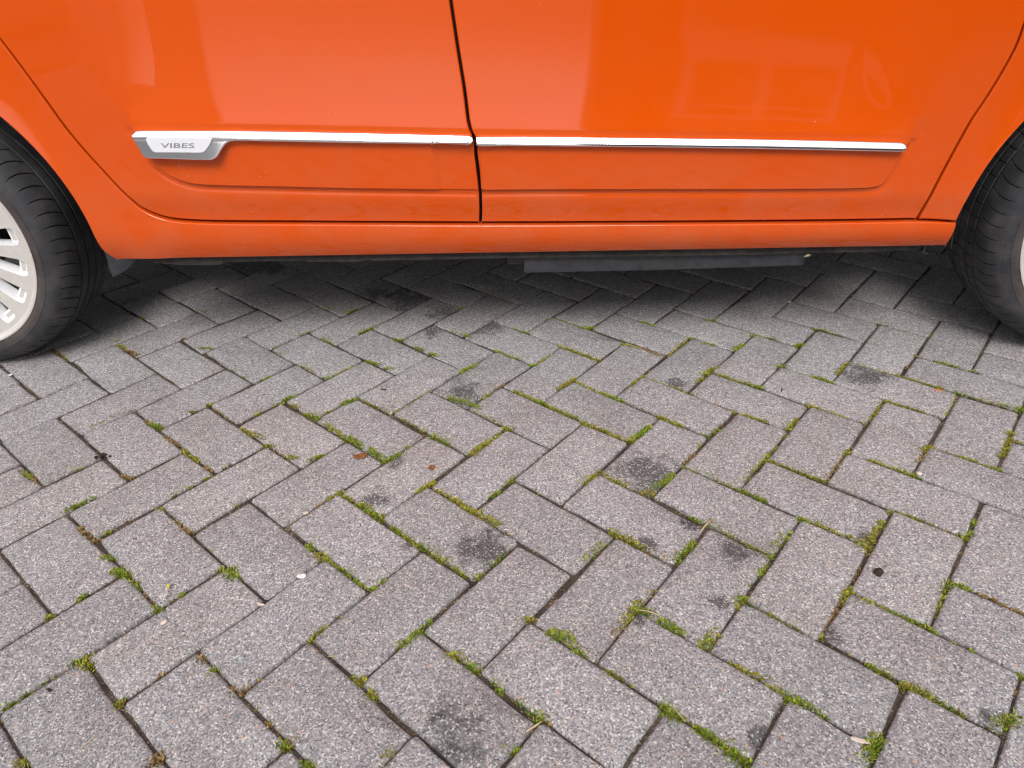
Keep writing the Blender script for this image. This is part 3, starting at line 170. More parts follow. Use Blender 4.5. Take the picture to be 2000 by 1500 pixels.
def nodes(name):
    m = bpy.data.materials.new(name); m.use_nodes = True; nt = m.node_tree
    return m, nt, nt.nodes["Principled BSDF"]
def N(nt, typ, **kw):
    n = nt.nodes.new(typ)
    for k, v in kw.items():
        if k.startswith('i_'):
            n.inputs[k[2:].replace('_', ' ')].default_value = v
        else: setattr(n, k, v)
    return n
def ramp(nt, src, stops, interp='LINEAR'):
    r = nt.nodes.new("ShaderNodeValToRGB"); r.color_ramp.interpolation = interp
    e = r.color_ramp.elements
    while len(e) < len(stops): e.new(0.5)
    for el, (p, c) in zip(e, stops):
        el.position = p; el.color = c if len(c) == 4 else (*c, 1)
    nt.links.new(src, r.inputs[0]); return r
def mathn(nt, op, a, b=None, c=None, clamp=False):
    n = nt.nodes.new("ShaderNodeMath"); n.operation = op; n.use_clamp = clamp
    for i, x in enumerate((a, b, c)):
        if x is None: continue
        if isinstance(x, (int, float)): n.inputs[i].default_value = x
        else: nt.links.new(x, n.inputs[i])
    return n.outputs[0]
def mix(nt, fac, a, b, blend='MIX'):
    n = nt.nodes.new("ShaderNodeMix"); n.data_type = 'RGBA'; n.blend_type = blend; n.clamp_result = False
    for s, x in ((n.inputs[0], fac), (n.inputs[6], a), (n.inputs[7], b)):
        if isinstance(x, (int, float)): s.default_value = x
        elif isinstance(x, tuple): s.default_value = x if len(x) == 4 else (*x, 1)
        else: nt.links.new(x, s)
    return n.outputs[2]
def plain(name, col, rough=.5, metal=0.0, spec=.5, noise=0.0, nscale=40, bump=0.0, coat=0.0):
    m, nt, p = nodes(name)
    p.inputs['Base Color'].default_value = (*col, 1); p.inputs['Roughness'].default_value = rough
    p.inputs['Metallic'].default_value = metal; p.inputs['Specular IOR Level'].default_value = spec
    p.inputs['Coat Weight'].default_value = coat
    if noise or bump:
        tc = N(nt, "ShaderNodeTexCoord"); no = N(nt, "ShaderNodeTexNoise", i_Scale=nscale, i_Detail=6.0, i_Roughness=.65)
        nt.links.new(tc.outputs['Object'], no.inputs['Vector'])
        if noise:
            lo = tuple(c*(1-noise) for c in col); hi = tuple(min(1, c*(1+noise)) for c in col)
            r = ramp(nt, no.outputs['Fac'], [(.3, lo), (.7, hi)]); nt.links.new(r.outputs[0], p.inputs['Base Color'])
        if bump:
            b = N(nt, "ShaderNodeBump", i_Strength=bump, i_Distance=.002); nt.links.new(no.outputs['Fac'], b.inputs['Height'])
            nt.links.new(b.outputs[0], p.inputs['Normal'])
    return m

# ------------------------------------------------------------------ materials
def mat_paver():
    m, nt, p = nodes("paver_concrete"); L = nt.links.new
    geo = N(nt, "ShaderNodeNewGeometry"); oi = N(nt, "ShaderNodeObjectInfo")
    pos = geo.outputs['Position']
    # aggregate: two sizes of chips, every cell with its own shade
    def chips(scale, stops, rnd_=1.0):
        v = N(nt, "ShaderNodeTexVoronoi", feature='F1', voronoi_dimensions='2D', i_Scale=scale, i_Randomness=rnd_)
        wob = N(nt, "ShaderNodeTexNoise", noise_dimensions='2D', i_Scale=scale*1.2, i_Detail=0.0)
        L(pos, wob.inputs['Vector'])
        ad = N(nt, "ShaderNodeVectorMath", operation='MULTIPLY_ADD'); ad.inputs[1].default_value = (.55/scale,)*3
        L(wob.outputs['Color'], ad.inputs[0]); L(pos, ad.inputs[2]); L(ad.outputs[0], v.inputs['Vector'])
        sp = N(nt, "ShaderNodeSeparateColor"); L(v.outputs['Color'], sp.inputs[0])
        return v, sp, ramp(nt, sp.outputs[0], stops, 'CONSTANT')
    v1, s1, r1 = chips(520, [(0, (.075,.073,.077)), (.10, (.160,.148,.150)), (.30, (.230,.210,.210)), (.54, (.295,.262,.255)), (.72, (.345,.330,.338)), (.87, (.48,.455,.43)), (.96, (.62,.59,.56))])
    v2, s2, r2 = chips(200, [(0, (.17,.16,.165)), (.30, (.26,.245,.245)), (.58, (.33,.30,.295)), (.76, (.44,.34,.275)), (.86, (.52,.48,.44)), (.94, (.60,.57,.53)), (.98, (.48,.27,.17))])
    near2 = ramp(nt, v2.outputs['Distance'], [(.22, (1,1,1)), (.42, (0,0,0))])
    big = ramp(nt, s2.outputs[1], [(.52, (0,0,0)), (.56, (1,1,1))])
    f2 = mathn(nt, 'MULTIPLY', near2.outputs[0], big.outputs[0])
    col = mix(nt, f2, r1.outputs[0], r2.outputs[0])
    # cement paste between chips
    paste = N(nt, "ShaderNodeTexNoise", noise_dimensions='2D', i_Scale=900.0, i_Detail=1.0); L(pos, paste.inputs['Vector'])
    pf = ramp(nt, paste.outputs['Fac'], [(.40, (0,0,0)), (.62, (1,1,1))])
    col = mix(nt, mathn(nt, 'MULTIPLY', pf.outputs[0], .45), col, (.285,.268,.264))
    # per paver tint and broad weathering
    tint = ramp(nt, oi.outputs['Random'], [(0, (1.10,1.13,1.15)), (.35, (1.17,1.19,1.21)), (.7, (1.21,1.245,1.28)), (1, (1.28,1.29,1.295))])
    col = mix(nt, 1.0, col, tint.outputs[0], 'MULTIPLY')
    bn = N(nt, "ShaderNodeTexNoise", noise_dimensions='2D', i_Scale=7.0, i_Detail=3.0, i_Roughness=.62); L(pos, bn.inputs['Vector'])
    br = ramp(nt, bn.outputs['Fac'], [(.25, (.86,.84,.83)), (.5, (1,1,1)), (.75, (1.08,1.10,1.12))])
    col = mix(nt, .75, col, br.outputs[0], 'MULTIPLY')
    # tiny black pits
    vp = N(nt, "ShaderNodeTexVoronoi", feature='F1', voronoi_dimensions='2D', i_Scale=75.0); L(pos, vp.outputs and vp.inputs['Vector'])
    pit = ramp(nt, vp.outputs['Distance'], [(.055, (1,1,1)), (.085, (0,0,0))])
    spp = N(nt, "ShaderNodeSeparateColor"); L(vp.outputs['Color'], spp.inputs[0])
    pk = mathn(nt, 'MULTIPLY', pit.outputs[0], mathn(nt, 'LESS_THAN', spp.outputs[2], .22))
    col = mix(nt, mathn(nt, 'MULTIPLY', pk, .85), col, (.02,.02,.02))
    # oil spots and lime bloom, each on its own paver (object properties hold centre and radius)
    dn = N(nt, "ShaderNodeTexNoise", noise_dimensions='2D', i_Scale=20.0, i_Detail=4.0, i_Roughness=.74); L(pos, dn.inputs['Vector'])
    stain = None
    for nm in ("spot_a", "spot_b"):
        at = N(nt, "ShaderNodeAttribute", attribute_type='OBJECT', attribute_name=nm)
        s3 = N(nt, "ShaderNodeSeparateXYZ"); L(at.outputs['Vector'], s3.inputs[0])
        pp = N(nt, "ShaderNodeSeparateXYZ"); L(pos, pp.inputs[0])
        dx = mathn(nt, 'SUBTRACT', pp.outputs[0], s3.outputs[0]); dy = mathn(nt, 'SUBTRACT', pp.outputs[1], s3.outputs[1])
        dist = mathn(nt, 'SQRT', mathn(nt, 'ADD', mathn(nt, 'MULTIPLY', dx, dx), mathn(nt, 'MULTIPLY', dy, dy)))
        rr = mathn(nt, 'MAXIMUM', mathn(nt, 'ABSOLUTE', s3.outputs[2]), 1e-4)
        q = mathn(nt, 'ADD', mathn(nt, 'DIVIDE', dist, rr), mathn(nt, 'MULTIPLY', mathn(nt, 'SUBTRACT', dn.outputs['Fac'], .5), 3.4))
        k = mathn(nt, 'SUBTRACT', 1.0, mathn(nt, 'DIVIDE', mathn(nt, 'SUBTRACT', q, .45), .75), clamp=True)
        on = mathn(nt, 'GREATER_THAN', mathn(nt, 'ABSOLUTE', s3.outputs[2]), .001)
        k = mathn(nt, 'MULTIPLY', k, on)
        dark = mathn(nt, 'MULTIPLY', k, mathn(nt, 'GREATER_THAN', s3.outputs[2], 0.0))
        pale = mathn(nt, 'MULTIPLY', k, mathn(nt, 'LESS_THAN', s3.outputs[2], 0.0))
        chipmask = ramp(nt, s1.outputs[0], [(.8, (1,1,1)), (.95, (.35,.35,.35))])
        col = mix(nt, mathn(nt, 'MULTIPLY', mathn(nt, 'MULTIPLY', dark, .70), chipmask.outputs[0]), col, (.022,.020,.020))
        col = mix(nt, mathn(nt, 'MULTIPLY', pale, .30), col, (.52,.53,.55))
    # soil rubbed into the arrises
    ed = N(nt, "ShaderNodeAttribute", attribute_type='GEOMETRY', attribute_name="edge")
    ef = mathn(nt, 'MULTIPLY', ed.outputs['Fac'], mathn(nt, 'MULTIPLY_ADD', dn.outputs['Fac'], 1.3, -.05), clamp=True)
    col = mix(nt, mathn(nt, 'MULTIPLY', ef, .80), col, (.060,.048,.040))
    L(col, p.inputs['Base Color']); p.inputs['Roughness'].default_value = .86; p.inputs['Specular IOR Level'].default_value = .35
    hgt = mathn(nt, 'ADD', mathn(nt, 'MULTIPLY', v1.outputs['Distance'], -.5), mathn(nt, 'MULTIPLY', paste.outputs['Fac'], .6))
    hgt = mathn(nt, 'ADD', hgt, mathn(nt, 'MULTIPLY', pk, -1.2))
    b = N(nt, "ShaderNodeBump", i_Strength=.55, i_Distance=.0016); L(hgt, b.inputs['Height']); L(b.outputs[0], p.inputs['Normal'])
    return m
def mat_soil():
    m, nt, p = nodes("joint_soil"); L = nt.links.new
    geo = N(nt, "ShaderNodeNewGeometry")
    n1 = N(nt, "ShaderNodeTexNoise", i_Scale=22.0, i_Detail=6.0, i_Roughness=.7); L(geo.outputs['Position'], n1.inputs['Vector'])
    v = N(nt, "ShaderNodeTexVoronoi", i_Scale=420.0); L(geo.outputs['Position'], v.inputs['Vector'])
    sp = N(nt, "ShaderNodeSeparateColor"); L(v.outputs['Color'], sp.inputs[0])
    c = ramp(nt, n1.outputs['Fac'], [(.3, (.035,.027,.021)), (.50, (.115,.084,.060)), (.70, (.25,.185,.13))])
    c2 = ramp(nt, sp.outputs[0], [(0, (.5,.5,.5)), (.85, (1.1,1.05,1.0)), (.96, (2.4,2.2,2.0))], 'CONSTANT')
    L(mix(nt, 1.0, c.outputs[0], c2.outputs[0], 'MULTIPLY'), p.inputs['Base Color']); p.inputs['Roughness'].default_value = .95
    b = N(nt, "ShaderNodeBump", i_Strength=.9, i_Distance=.003); L(v.outputs['Distance'], b.inputs['Height']); L(b.outputs[0], p.inputs['Normal'])
    return m
def mat_paint():
    m, nt, p = nodes("orange_paint"); L = nt.links.new
    tc = N(nt, "ShaderNodeTexCoord")
    # road dust: specks, thicker towards the bottom of the doors where spray reaches
    v = N(nt, "ShaderNodeTexVoronoi", feature='F1', i_Scale=85.0); L(tc.outputs['Object'], v.inputs['Vector'])
    sp = N(nt, "ShaderNodeSeparateColor"); L(v.outputs['Color'], sp.inputs[0])
    se = N(nt, "ShaderNodeSeparateXYZ"); L(tc.outputs['Object'], se.inputs[0])
    reach = ramp(nt, se.outputs[2], [(.24, (1,1,1)), (.46, (.22,.22,.22)), (.75, (.02,.02,.02))])
    size = mathn(nt, 'MULTIPLY_ADD', sp.outputs[1], .07, .035)
    dot = mathn(nt, 'MULTIPLY', mathn(nt, 'LESS_THAN', v.outputs['Distance'], size), mathn(nt, 'LESS_THAN', sp.outputs[0], mathn(nt, 'MULTIPLY', reach.outputs[0], .36)))
    film = N(nt, "ShaderNodeTexNoise", i_Scale=9.0, i_Detail=7.0, i_Roughness=.7); L(tc.outputs['Object'], film.inputs['Vector'])
    ff = mathn(nt, 'MULTIPLY', ramp(nt, film.outputs['Fac'], [(.4, (0,0,0)), (.75, (1,1,1))]).outputs[0], mathn(nt, 'MULTIPLY', reach.outputs[0], .24))
    col = mix(nt, ff, PAINT, (.42,.27,.17))
    col = mix(nt, mathn(nt, 'MULTIPLY', dot, .75), col, (.55,.40,.27))
    L(col, p.inputs['Base Color'])
    p.inputs['Roughness'].default_value = .5; p.inputs['Specular IOR Level'].default_value = 0.0
    p.inputs['Coat Weight'].default_value = 1.0; p.inputs['Coat Roughness'].default_value = .012; p.inputs['Coat IOR'].default_value = 1.48
    # orange peel of sprayed lacquer
    n1 = N(nt, "ShaderNodeTexNoise", i_Scale=330.0, i_Detail=1.5); L(tc.outputs['Object'], n1.inputs['Vector'])
    b = N(nt, "ShaderNodeBump", i_Strength=.035, i_Distance=.0004); L(n1.outputs['Fac'], b.inputs['Height']); L(b.outputs[0], p.inputs['Coat Normal'])
    return m
PAINT = (.615, .073, .0012)
def mat_rubber():
    m, nt, p = nodes("tyre_rubber"); L = nt.links.new
    tc = N(nt, "ShaderNodeTexCoord")
    n1 = N(nt, "ShaderNodeTexNoise", i_Scale=16.0, i_Detail=7.0, i_Roughness=.65); L(tc.outputs['Object'], n1.inputs['Vector'])
    c = ramp(nt, n1.outputs['Fac'], [(.3, (.022,.022,.025)), (.52, (.043,.043,.047)), (.76, (.088,.085,.087))])
    # brown bloom ring on the sidewall, between two radii
    se = N(nt, "ShaderNodeSeparateXYZ"); L(tc.outputs['Object'], se.inputs[0])
    rr = mathn(nt, 'SQRT', mathn(nt, 'ADD', mathn(nt, 'MULTIPLY', se.outputs[0], se.outputs[0]), mathn(nt, 'MULTIPLY', se.outputs[2], se.outputs[2])))
    ring = ramp(nt, rr, [(.230, (0,0,0)), (.241, (1,1,1)), (.252, (.6,.6,.6)), (.259, (0,0,0))])
    n2 = N(nt, "ShaderNodeTexNoise", i_Scale=5.0, i_Detail=4.0); L(tc.outputs['Object'], n2.inputs['Vector'])
    k = mathn(nt, 'MULTIPLY', ring.outputs[0], ramp(nt, n2.outputs['Fac'], [(.35, (.15,.15,.15)), (.65, (.85,.85,.85))]).outputs[0])
    L(mix(nt, mathn(nt, 'MULTIPLY', k, .55), c.outputs[0], (.12,.072,.052)), p.inputs['Base Color'])
    p.inputs['Roughness'].default_value = .62; p.inputs['Specular IOR Level'].default_value = .35
    b = N(nt, "ShaderNodeBump", i_Strength=.25, i_Distance=.001); n3 = N(nt, "ShaderNodeTexNoise", i_Scale=260.0, i_Detail=3.0)
    L(tc.outputs['Object'], n3.inputs['Vector']); L(n3.outputs['Fac'], b.inputs['Height']); L(b.outputs[0], p.inputs['Normal'])
    return m
def mat_moss():
    m, nt, p = nodes("moss_and_weeds"); L = nt.links.new
    a = N(nt, "ShaderNodeAttribute", attribute_type='GEOMETRY', attribute_name="tint"); L(a.outputs['Color'], p.inputs['Base Color'])
    p.inputs['Roughness'].default_value = .6; p.inputs['Specular IOR Level'].default_value = .25
    tr = N(nt, "ShaderNodeBsdfTranslucent"); L(a.outputs['Color'], tr.inputs['Color'])
    mx = N(nt, "ShaderNodeMixShader"); mx.inputs[0].default_value = .25
    out = nt.nodes["Material Output"]; L(p.outputs[0], mx.inputs[1]); L(tr.outputs[0], mx.inputs[2]); L(mx.outputs[0], out.inputs[0])
    return m
def mat_brickwall():
    m, nt, p = nodes("house_brickwork"); L = nt.links.new
    tc = N(nt, "ShaderNodeTexCoord"); mp = N(nt, "ShaderNodeMapping"); mp.inputs['Rotation'].default_value = (R(90), 0, 0)
    L(tc.outputs['Object'], mp.inputs[0])
    b = N(nt, "ShaderNodeTexBrick", i_Scale=1.0, i_Mortar_Size=.008, i_Brick_Width=.22, i_Row_Height=.065)
    b.inputs['Color1'].default_value = (.19,.085,.055,1); b.inputs['Color2'].default_value = (.27,.13,.085,1); b.inputs['Mortar'].default_value = (.33,.30,.27,1)
    L(mp.outputs[0], b.inputs[0]); L(b.outputs[0], p.inputs['Base Color']); p.inputs['Roughness'].default_value = .9
    return m
M_PAVER, M_SOIL, M_PAINT, M_RUBBER, M_MOSS = mat_paver(), mat_soil(), mat_paint(), mat_rubber(), mat_moss()
M_CHROME = plain("chrome", (.86,.86,.88), .06, 1.0)
M_BADGE = plain("badge_satin_white", (.66,.67,.71), .32, 0.0, .5)
M_LETTER = plain("badge_grey_lettering", (.22,.22,.25), .35, .3)
M_BLACK = plain("black_inner_metal", (.012,.011,.011), .7)
M_PLASTIC = plain("black_plastic", (.030,.031,.036), .45, 0, .5, .45, 60, .2)
M_UNDER = plain("dusty_underseal", (.036,.034,.032), .85, 0, .3, .5, 45, .5)
M_RIMFACE = plain("machined_alloy", (.60,.575,.54), .42, .2, .5, .06, 80)
M_RIMWHITE = plain("white_alloy_paint", (.80,.80,.82), .35, 0, .5)
M_DISC = plain("rusty_brake_metal", (.16,.09,.06), .6, .5, .5, .5, 50)
M_GLASS = plain("car_glass", (.01,.012,.013), .03, 0, .6)
M_WFRAME = plain("white_window_frame", (.80,.80,.78), .4)
M_PANE = plain("window_pane", (.03,.035,.04), .05, 0, .7)
M_ROOF = plain("roof_tiles", (.11,.065,.055), .85, 0, .3, .3, 8)
M_RENDER = plain("white_wall_render", (.66,.65,.62), .9, 0, .3, .08, 6)
M_WALL = mat_brickwall()
M_STRAW0 = plain("yellowed_plastic", (.25,.20,.13), .6, 0, .4, .3, 90)

# ------------------------------------------------------------------ ground and paving
me = mesh("ground", [(-400,-400,-.05),(400,-400,-.05),(400,400,-.05),(-400,400,-.05)], [(0,1,2,3)])
tag(link("ground", me, plain("grey_ground", (.20,.19,.185), .9, 0, .3, .25, 3)), kind="structure")

gx, gy = np.linspace(-4.4, 4.4, 221), np.linspace(-5.4, 3.4, 221)
X, Y = np.meshgrid(gx, gy, indexing='ij')
Z = -.0040+np.clip(nr.normal(0, .0007, X.shape), -.001, .001)
idx = np.arange(X.size).reshape(X.shape)
F = np.stack([idx[:-1,:-1], idx[1:,:-1], idx[1:,1:], idx[:-1,1:]], -1).reshape(-1, 4)
me = mesh("pavement", np.stack([X.ravel(), Y.ravel(), Z.ravel()], 1), F, True)
pavement = tag(link("pavement", me, M_SOIL), "grey concrete block paving laid in herringbone with mossy joints", kind="structure")

LX, LY, PH = .2140, .1058, .06
def paver_arrays(rs, nl=7, nw=4):
    """one worn paver: uneven arris, rounded top edge; returns verts, faces, edge-dirt"""
    per = []
    hx, hy = LX/2, LY/2
    c = .004
    for i in range(nl): per.append((-hx+c+(LX-2*c)*i/(nl-1), -hy))
    for i in range(nw): per.append((hx, -hy+c+(LY-2*c)*i/(nw-1)))
    for i in range(nl): per.append((hx-c-(LX-2*c)*i/(nl-1), hy))
    for i in range(nw): per.append((-hx, hy-c-(LY-2*c)*i/(nw-1)))
    per = np.array(per); n = len(per)
    j = rs.normal(0, .00055, n)
    ctr = per/np.maximum(np.abs(per).max(1, keepdims=True), 1e-6)
    nx = np.where(np.abs(np.abs(per[:,0])-hx) < 1e-6, np.sign(per[:,0]), 0.); ny = np.where(np.abs(np.abs(per[:,1])-hy) < 1e-6, np.sign(per[:,1]), 0.)
    nn = np.stack([nx, ny], 1)
    rings = []
    for ins, z, jj in ((.0, -PH, 0), (.0002, -.0065, .6), (.0012, -.0028, .9), (.0028, -.0006, 1.0), (.0070, 0.0, .5)):
        # inset towards the centre, corners kept apart
        q = per.copy()
        q[:,0] *= (hx-ins)/hx; q[:,1] *= (hy-ins)/hy
        q += nn*(j*jj)[:,None]
        rings.append(np.column_stack([q, np.full(n, z)+rs.normal(0, .00025, n)*(jj > 0)]))
    for _ in range(int(rs.integers(0, 3))):
        k0 = int(rs.integers(0, n)); s0 = rs.uniform(.0006, .0020)
        for dk, fk in ((-1, .5), (0, 1.0), (1, .6)):
            i_ = (k0+dk) % n
            for rg in (1, 2, 3): rings[rg][i_,:2] -= nn[i_]*s0*fk; rings[rg][i_,2] -= s0*fk*(.5 if rg > 1 else .1)
    v = np.concatenate(rings+[np.array([[0, 0, .0003]])]); f = []
    for k in range(4):
        for i in range(n):
            a, b = k*n+i, k*n+(i+1) % n; f.append((a, b, b+n, a+n))
    for i in range(n): f.append((4*n+i, 4*n+(i+1) % n, 5*n))
    e = np.concatenate([np.full(n, x) for x in (1, 1, .75, .30, .05)]+[[0]])
    return v, f, e
def paver_mesh(name, v, f, e):
    me = mesh(name, v, f, True)
    at = me.attributes.new("edge", 'FLOAT', 'POINT'); at.data.foreach_set("value", np.asarray(e, np.float32))
    me.materials.append(M_PAVER); return me
variants = [paver_mesh("paver", *paver_arrays(np.random.default_rng(100+k))) for k in range(10)]
pavers = []
for i, (x, y, r) in enumerate(BRICKS):
    o = bpy.data.objects.new("paver", variants[rnd.randrange(10)]); COL.objects.link(o); o.parent = pavement
    o.location = (x, y, max(-.0010, min(.0018, rnd.gauss(.0002, .0009)))); o.rotation_euler = (rnd.gauss(0, .004), rnd.gauss(0, .003), r+(math.pi if rnd.random() < .5 else 0))
    pavers.append(o)
for (i, x, y, r, k) in STAINS:
    o = pavers[i]; key = "spot_a" if "spot_a" not in o else "spot_b"
    o[key] = (x, y, r*(1 if k > 0 else -1)*(.75+.35*abs(k)))
# the rest of the yard: same pavers joined into one part
bv, bf, be = paver_arrays(np.random.default_rng(7), 3, 2)
rest = [tuple(b) for b in BRICKS_NEAR]
la, lp = LAT
for a in range(-62, 62):
    for b in range(-62, 62):
        for m_, (da, db, rr) in ((0, (1, .5, la)), (1, (.5, 1, la-math.pi/2))):
            if (b-a) % 4 == m_:
                ca, cb = (a+da)*lp, (b+db)*lp
                x, y = ca*math.cos(la)+cb*math.sin(la), ca*math.sin(la)-cb*math.cos(la)
                if -4.2 < x < 4.2 and -5.2 < y < 3.2 and not (-2 < x < 2 and -1.3 < y < 1.8): rest.append((x, y, rr))
V, FF, EE = [], [], []
bf = np.array([tuple(f)+((f[0],) if len(f) == 3 else ()) for f in bf])
for k, (x, y, r) in enumerate(rest):
    c, s = math.cos(r), math.sin(r)
    q = bv.copy(); q[:,0] = x+c*bv[:,0]-s*bv[:,1]; q[:,1] = y+s*bv[:,0]+c*bv[:,1]; q[:,2] += rnd.gauss(0, .0008)
    V.append(q); FF.append(bf+k*len(bv)); EE.append(be)
FF = np.concatenate(FF)
me = paver_mesh("paver_field", np.concatenate(V), [tuple(dict.fromkeys(f)) for f in FF.tolist()], np.concatenate(EE))
tag(link("paver_field", me, None, pavement), kind="stuff")

# ------------------------------------------------------------------ moss and weeds in the joints
def build_moss():
    V, F, Ct = [], [], []
    pal = {'g': [(.25,.33,.036), (.19,.28,.030), (.35,.38,.042), (.12,.20,.022)],
           'y': [(.36,.36,.040), (.43,.40,.055), (.26,.30,.034), (.29,.21,.05), (.16,.19,.025)],
           'b': [(.34,.22,.095), (.42,.29,.14), (.22,.125,.055), (.27,.21,.065)]}
    def blade(p, d, l, wd, col):
        side = d.cross(Vector((0, 0, 1)))
        side = side.normalized()*wd if side.length > 1e-4 else Vector((wd, 0, 0))
        b = len(V); mid = p+d*l*.55; tip = p+d*l+Vector((0, 0, -l*.22))
        V.extend([p-side*.6, p+side*.6, mid+side, mid-side, tip]); F.append((b, b+1, b+2, b+3)); F.append((b+3, b+2, b+4))
        Ct.extend([tuple(c*.75 for c in col), tuple(c*.75 for c in col), col, col, col])
    def tuft(x, y, rad, hgt, kind, n):
        pc = pal[kind]
        for _ in range(n):
            a = rnd.uniform(0, 2*math.pi); r = rad*math.sqrt(rnd.random())
            p = Vector((x+r*math.cos(a), y+r*math.sin(a), -.0050+rnd.uniform(0, .0030)))
            lean = rnd.uniform(.1, .95); aa = a+rnd.gauss(0, .7)
            d = Vector((math.cos(aa)*math.sin(lean), math.sin(aa)*math.sin(lean), math.cos(lean)))
            c = rnd.choice(pc); g = rnd.uniform(.65, 1.4)
            if kind != 'b' and rnd.random() < .13: c = rnd.choice(pal['b'])
            blade(p, d, hgt*rnd.uniform(.55, 1.15), rnd.uniform(.0007, .0014), tuple(v*g for v in c))
    for (x0, y0, x1, y1, size, kind) in MOSS:
        L = math.hypot(x1-x0, y1-y0)
        n = max(2, int(L/.0040*(.60+.24*size)))
        if kind == 'b': n = max(1, int(n*.7))
        for k in range(n):
            t = (k+rnd.random())/n
            wv = .0011+.0005*size
            tuft(x0+(x1-x0)*t+rnd.gauss(0, wv), y0+(y1-y0)*t+rnd.gauss(0, wv), .0022+.0010*size, .0050+.0010*size, kind, 13+6*size)
    # a thin scatter in the joints all over the yard
    for (x, y, r) in BRICKS+rest[:420]:
        for _ in range(2):
            if rnd.random() < .55: continue
            lx, ly = (rnd.uniform(-LX/2, LX/2), rnd.choice((-1, 1))*(LY/2+.002)) if rnd.random() < .6 else (rnd.choice((-1, 1))*(LX/2+.002), rnd.uniform(-LY/2, LY/2))
            c, s = math.cos(r), math.sin(r)
            tuft(x+c*lx-s*ly, y+s*lx+c*ly, .003, .006, rnd.choice('ybb'), 7)
    me = mesh("joint_moss", V, F, False)
    at = me.color_attributes.new("tint", 'FLOAT_COLOR', 'POINT')
    at.data.foreach_set("color", np.array([(*c, 1) for c in Ct], np.float32).ravel())
    o = link("joint_moss", me, M_MOSS)
    tag(o, "green and yellow moss with tiny weeds growing in the paving joints", "moss", kind="stuff")
build_moss()

# ------------------------------------------------------------------ the car
ORG = (-1.37808, 0.4617, 0.0)
car = bpy.data.objects.new("parked_car", None); COL.objects.link(car)
car.location = ORG; car.rotation_euler = (0, 0, -R(3.0)); car.empty_display_size = .3
tag(car, "glossy orange hatchback parked on block paving, seen low from its side", "car")
# local axes of the car: x = u (rear to front), y = inward (-n), z = up

def loop(curves, step=.006):
    pts = []
    for c in curves:
        q = catmull(c, step); pts.append(q[:-1] if len(q) > 1 else q)
    pts = np.vstack(pts)
    keep = np.hypot(*(pts-np.roll(pts, 1, 0)).T) > 5e-4; pts = pts[keep]
    x, y = pts.T
    if (x*np.roll(y, -1)-np.roll(x, -1)*y).sum() < 0: pts = pts[::-1]
    return pts
def outward(pts):
    t = np.roll(pts, -1, 0)-np.roll(pts, 1, 0); t /= np.maximum(np.hypot(*t.T)[:,None], 1e-9)
    return np.column_stack([t[:,1], -t[:,0]])
def inside(pts, q):
    x, y = q[:,0], q[:,1]; c = np.zeros(len(q), bool)
    a = pts; b = np.roll(pts, -1, 0)
    for (x0, y0), (x1, y1) in zip(a, b):
        if y0 == y1: continue
        m = ((y0 > y) != (y1 > y)) & (x < (x1-x0)*(y-y0)/(y1-y0)+x0); c ^= m
    return c
def seg_dist(pts, q):
    d = np.full(len(q), 1e9)
    for a, b in zip(pts, np.roll(pts, -1, 0)):
        v = b-a; L = max(v@v, 1e-12); t = np.clip(((q-a)@v)/L, 0, 1); d = np.minimum(d, np.hypot(*(q-(a+t[:,None]*v)).T))
    return d
def grad(S, q, h=4e-4):
    gu = (S(q[:,0]+h, q[:,1])-S(q[:,0]-h, q[:,1]))/(2*h); gz = (S(q[:,0], q[:,1]+h)-S(q[:,0], q[:,1]-h))/(2*h)
    n = np.column_stack([-gu, -np.ones(len(q)), -gz])      # local: y points inward, so outward is -y
    return n/np.linalg.norm(n, axis=1)[:,None]
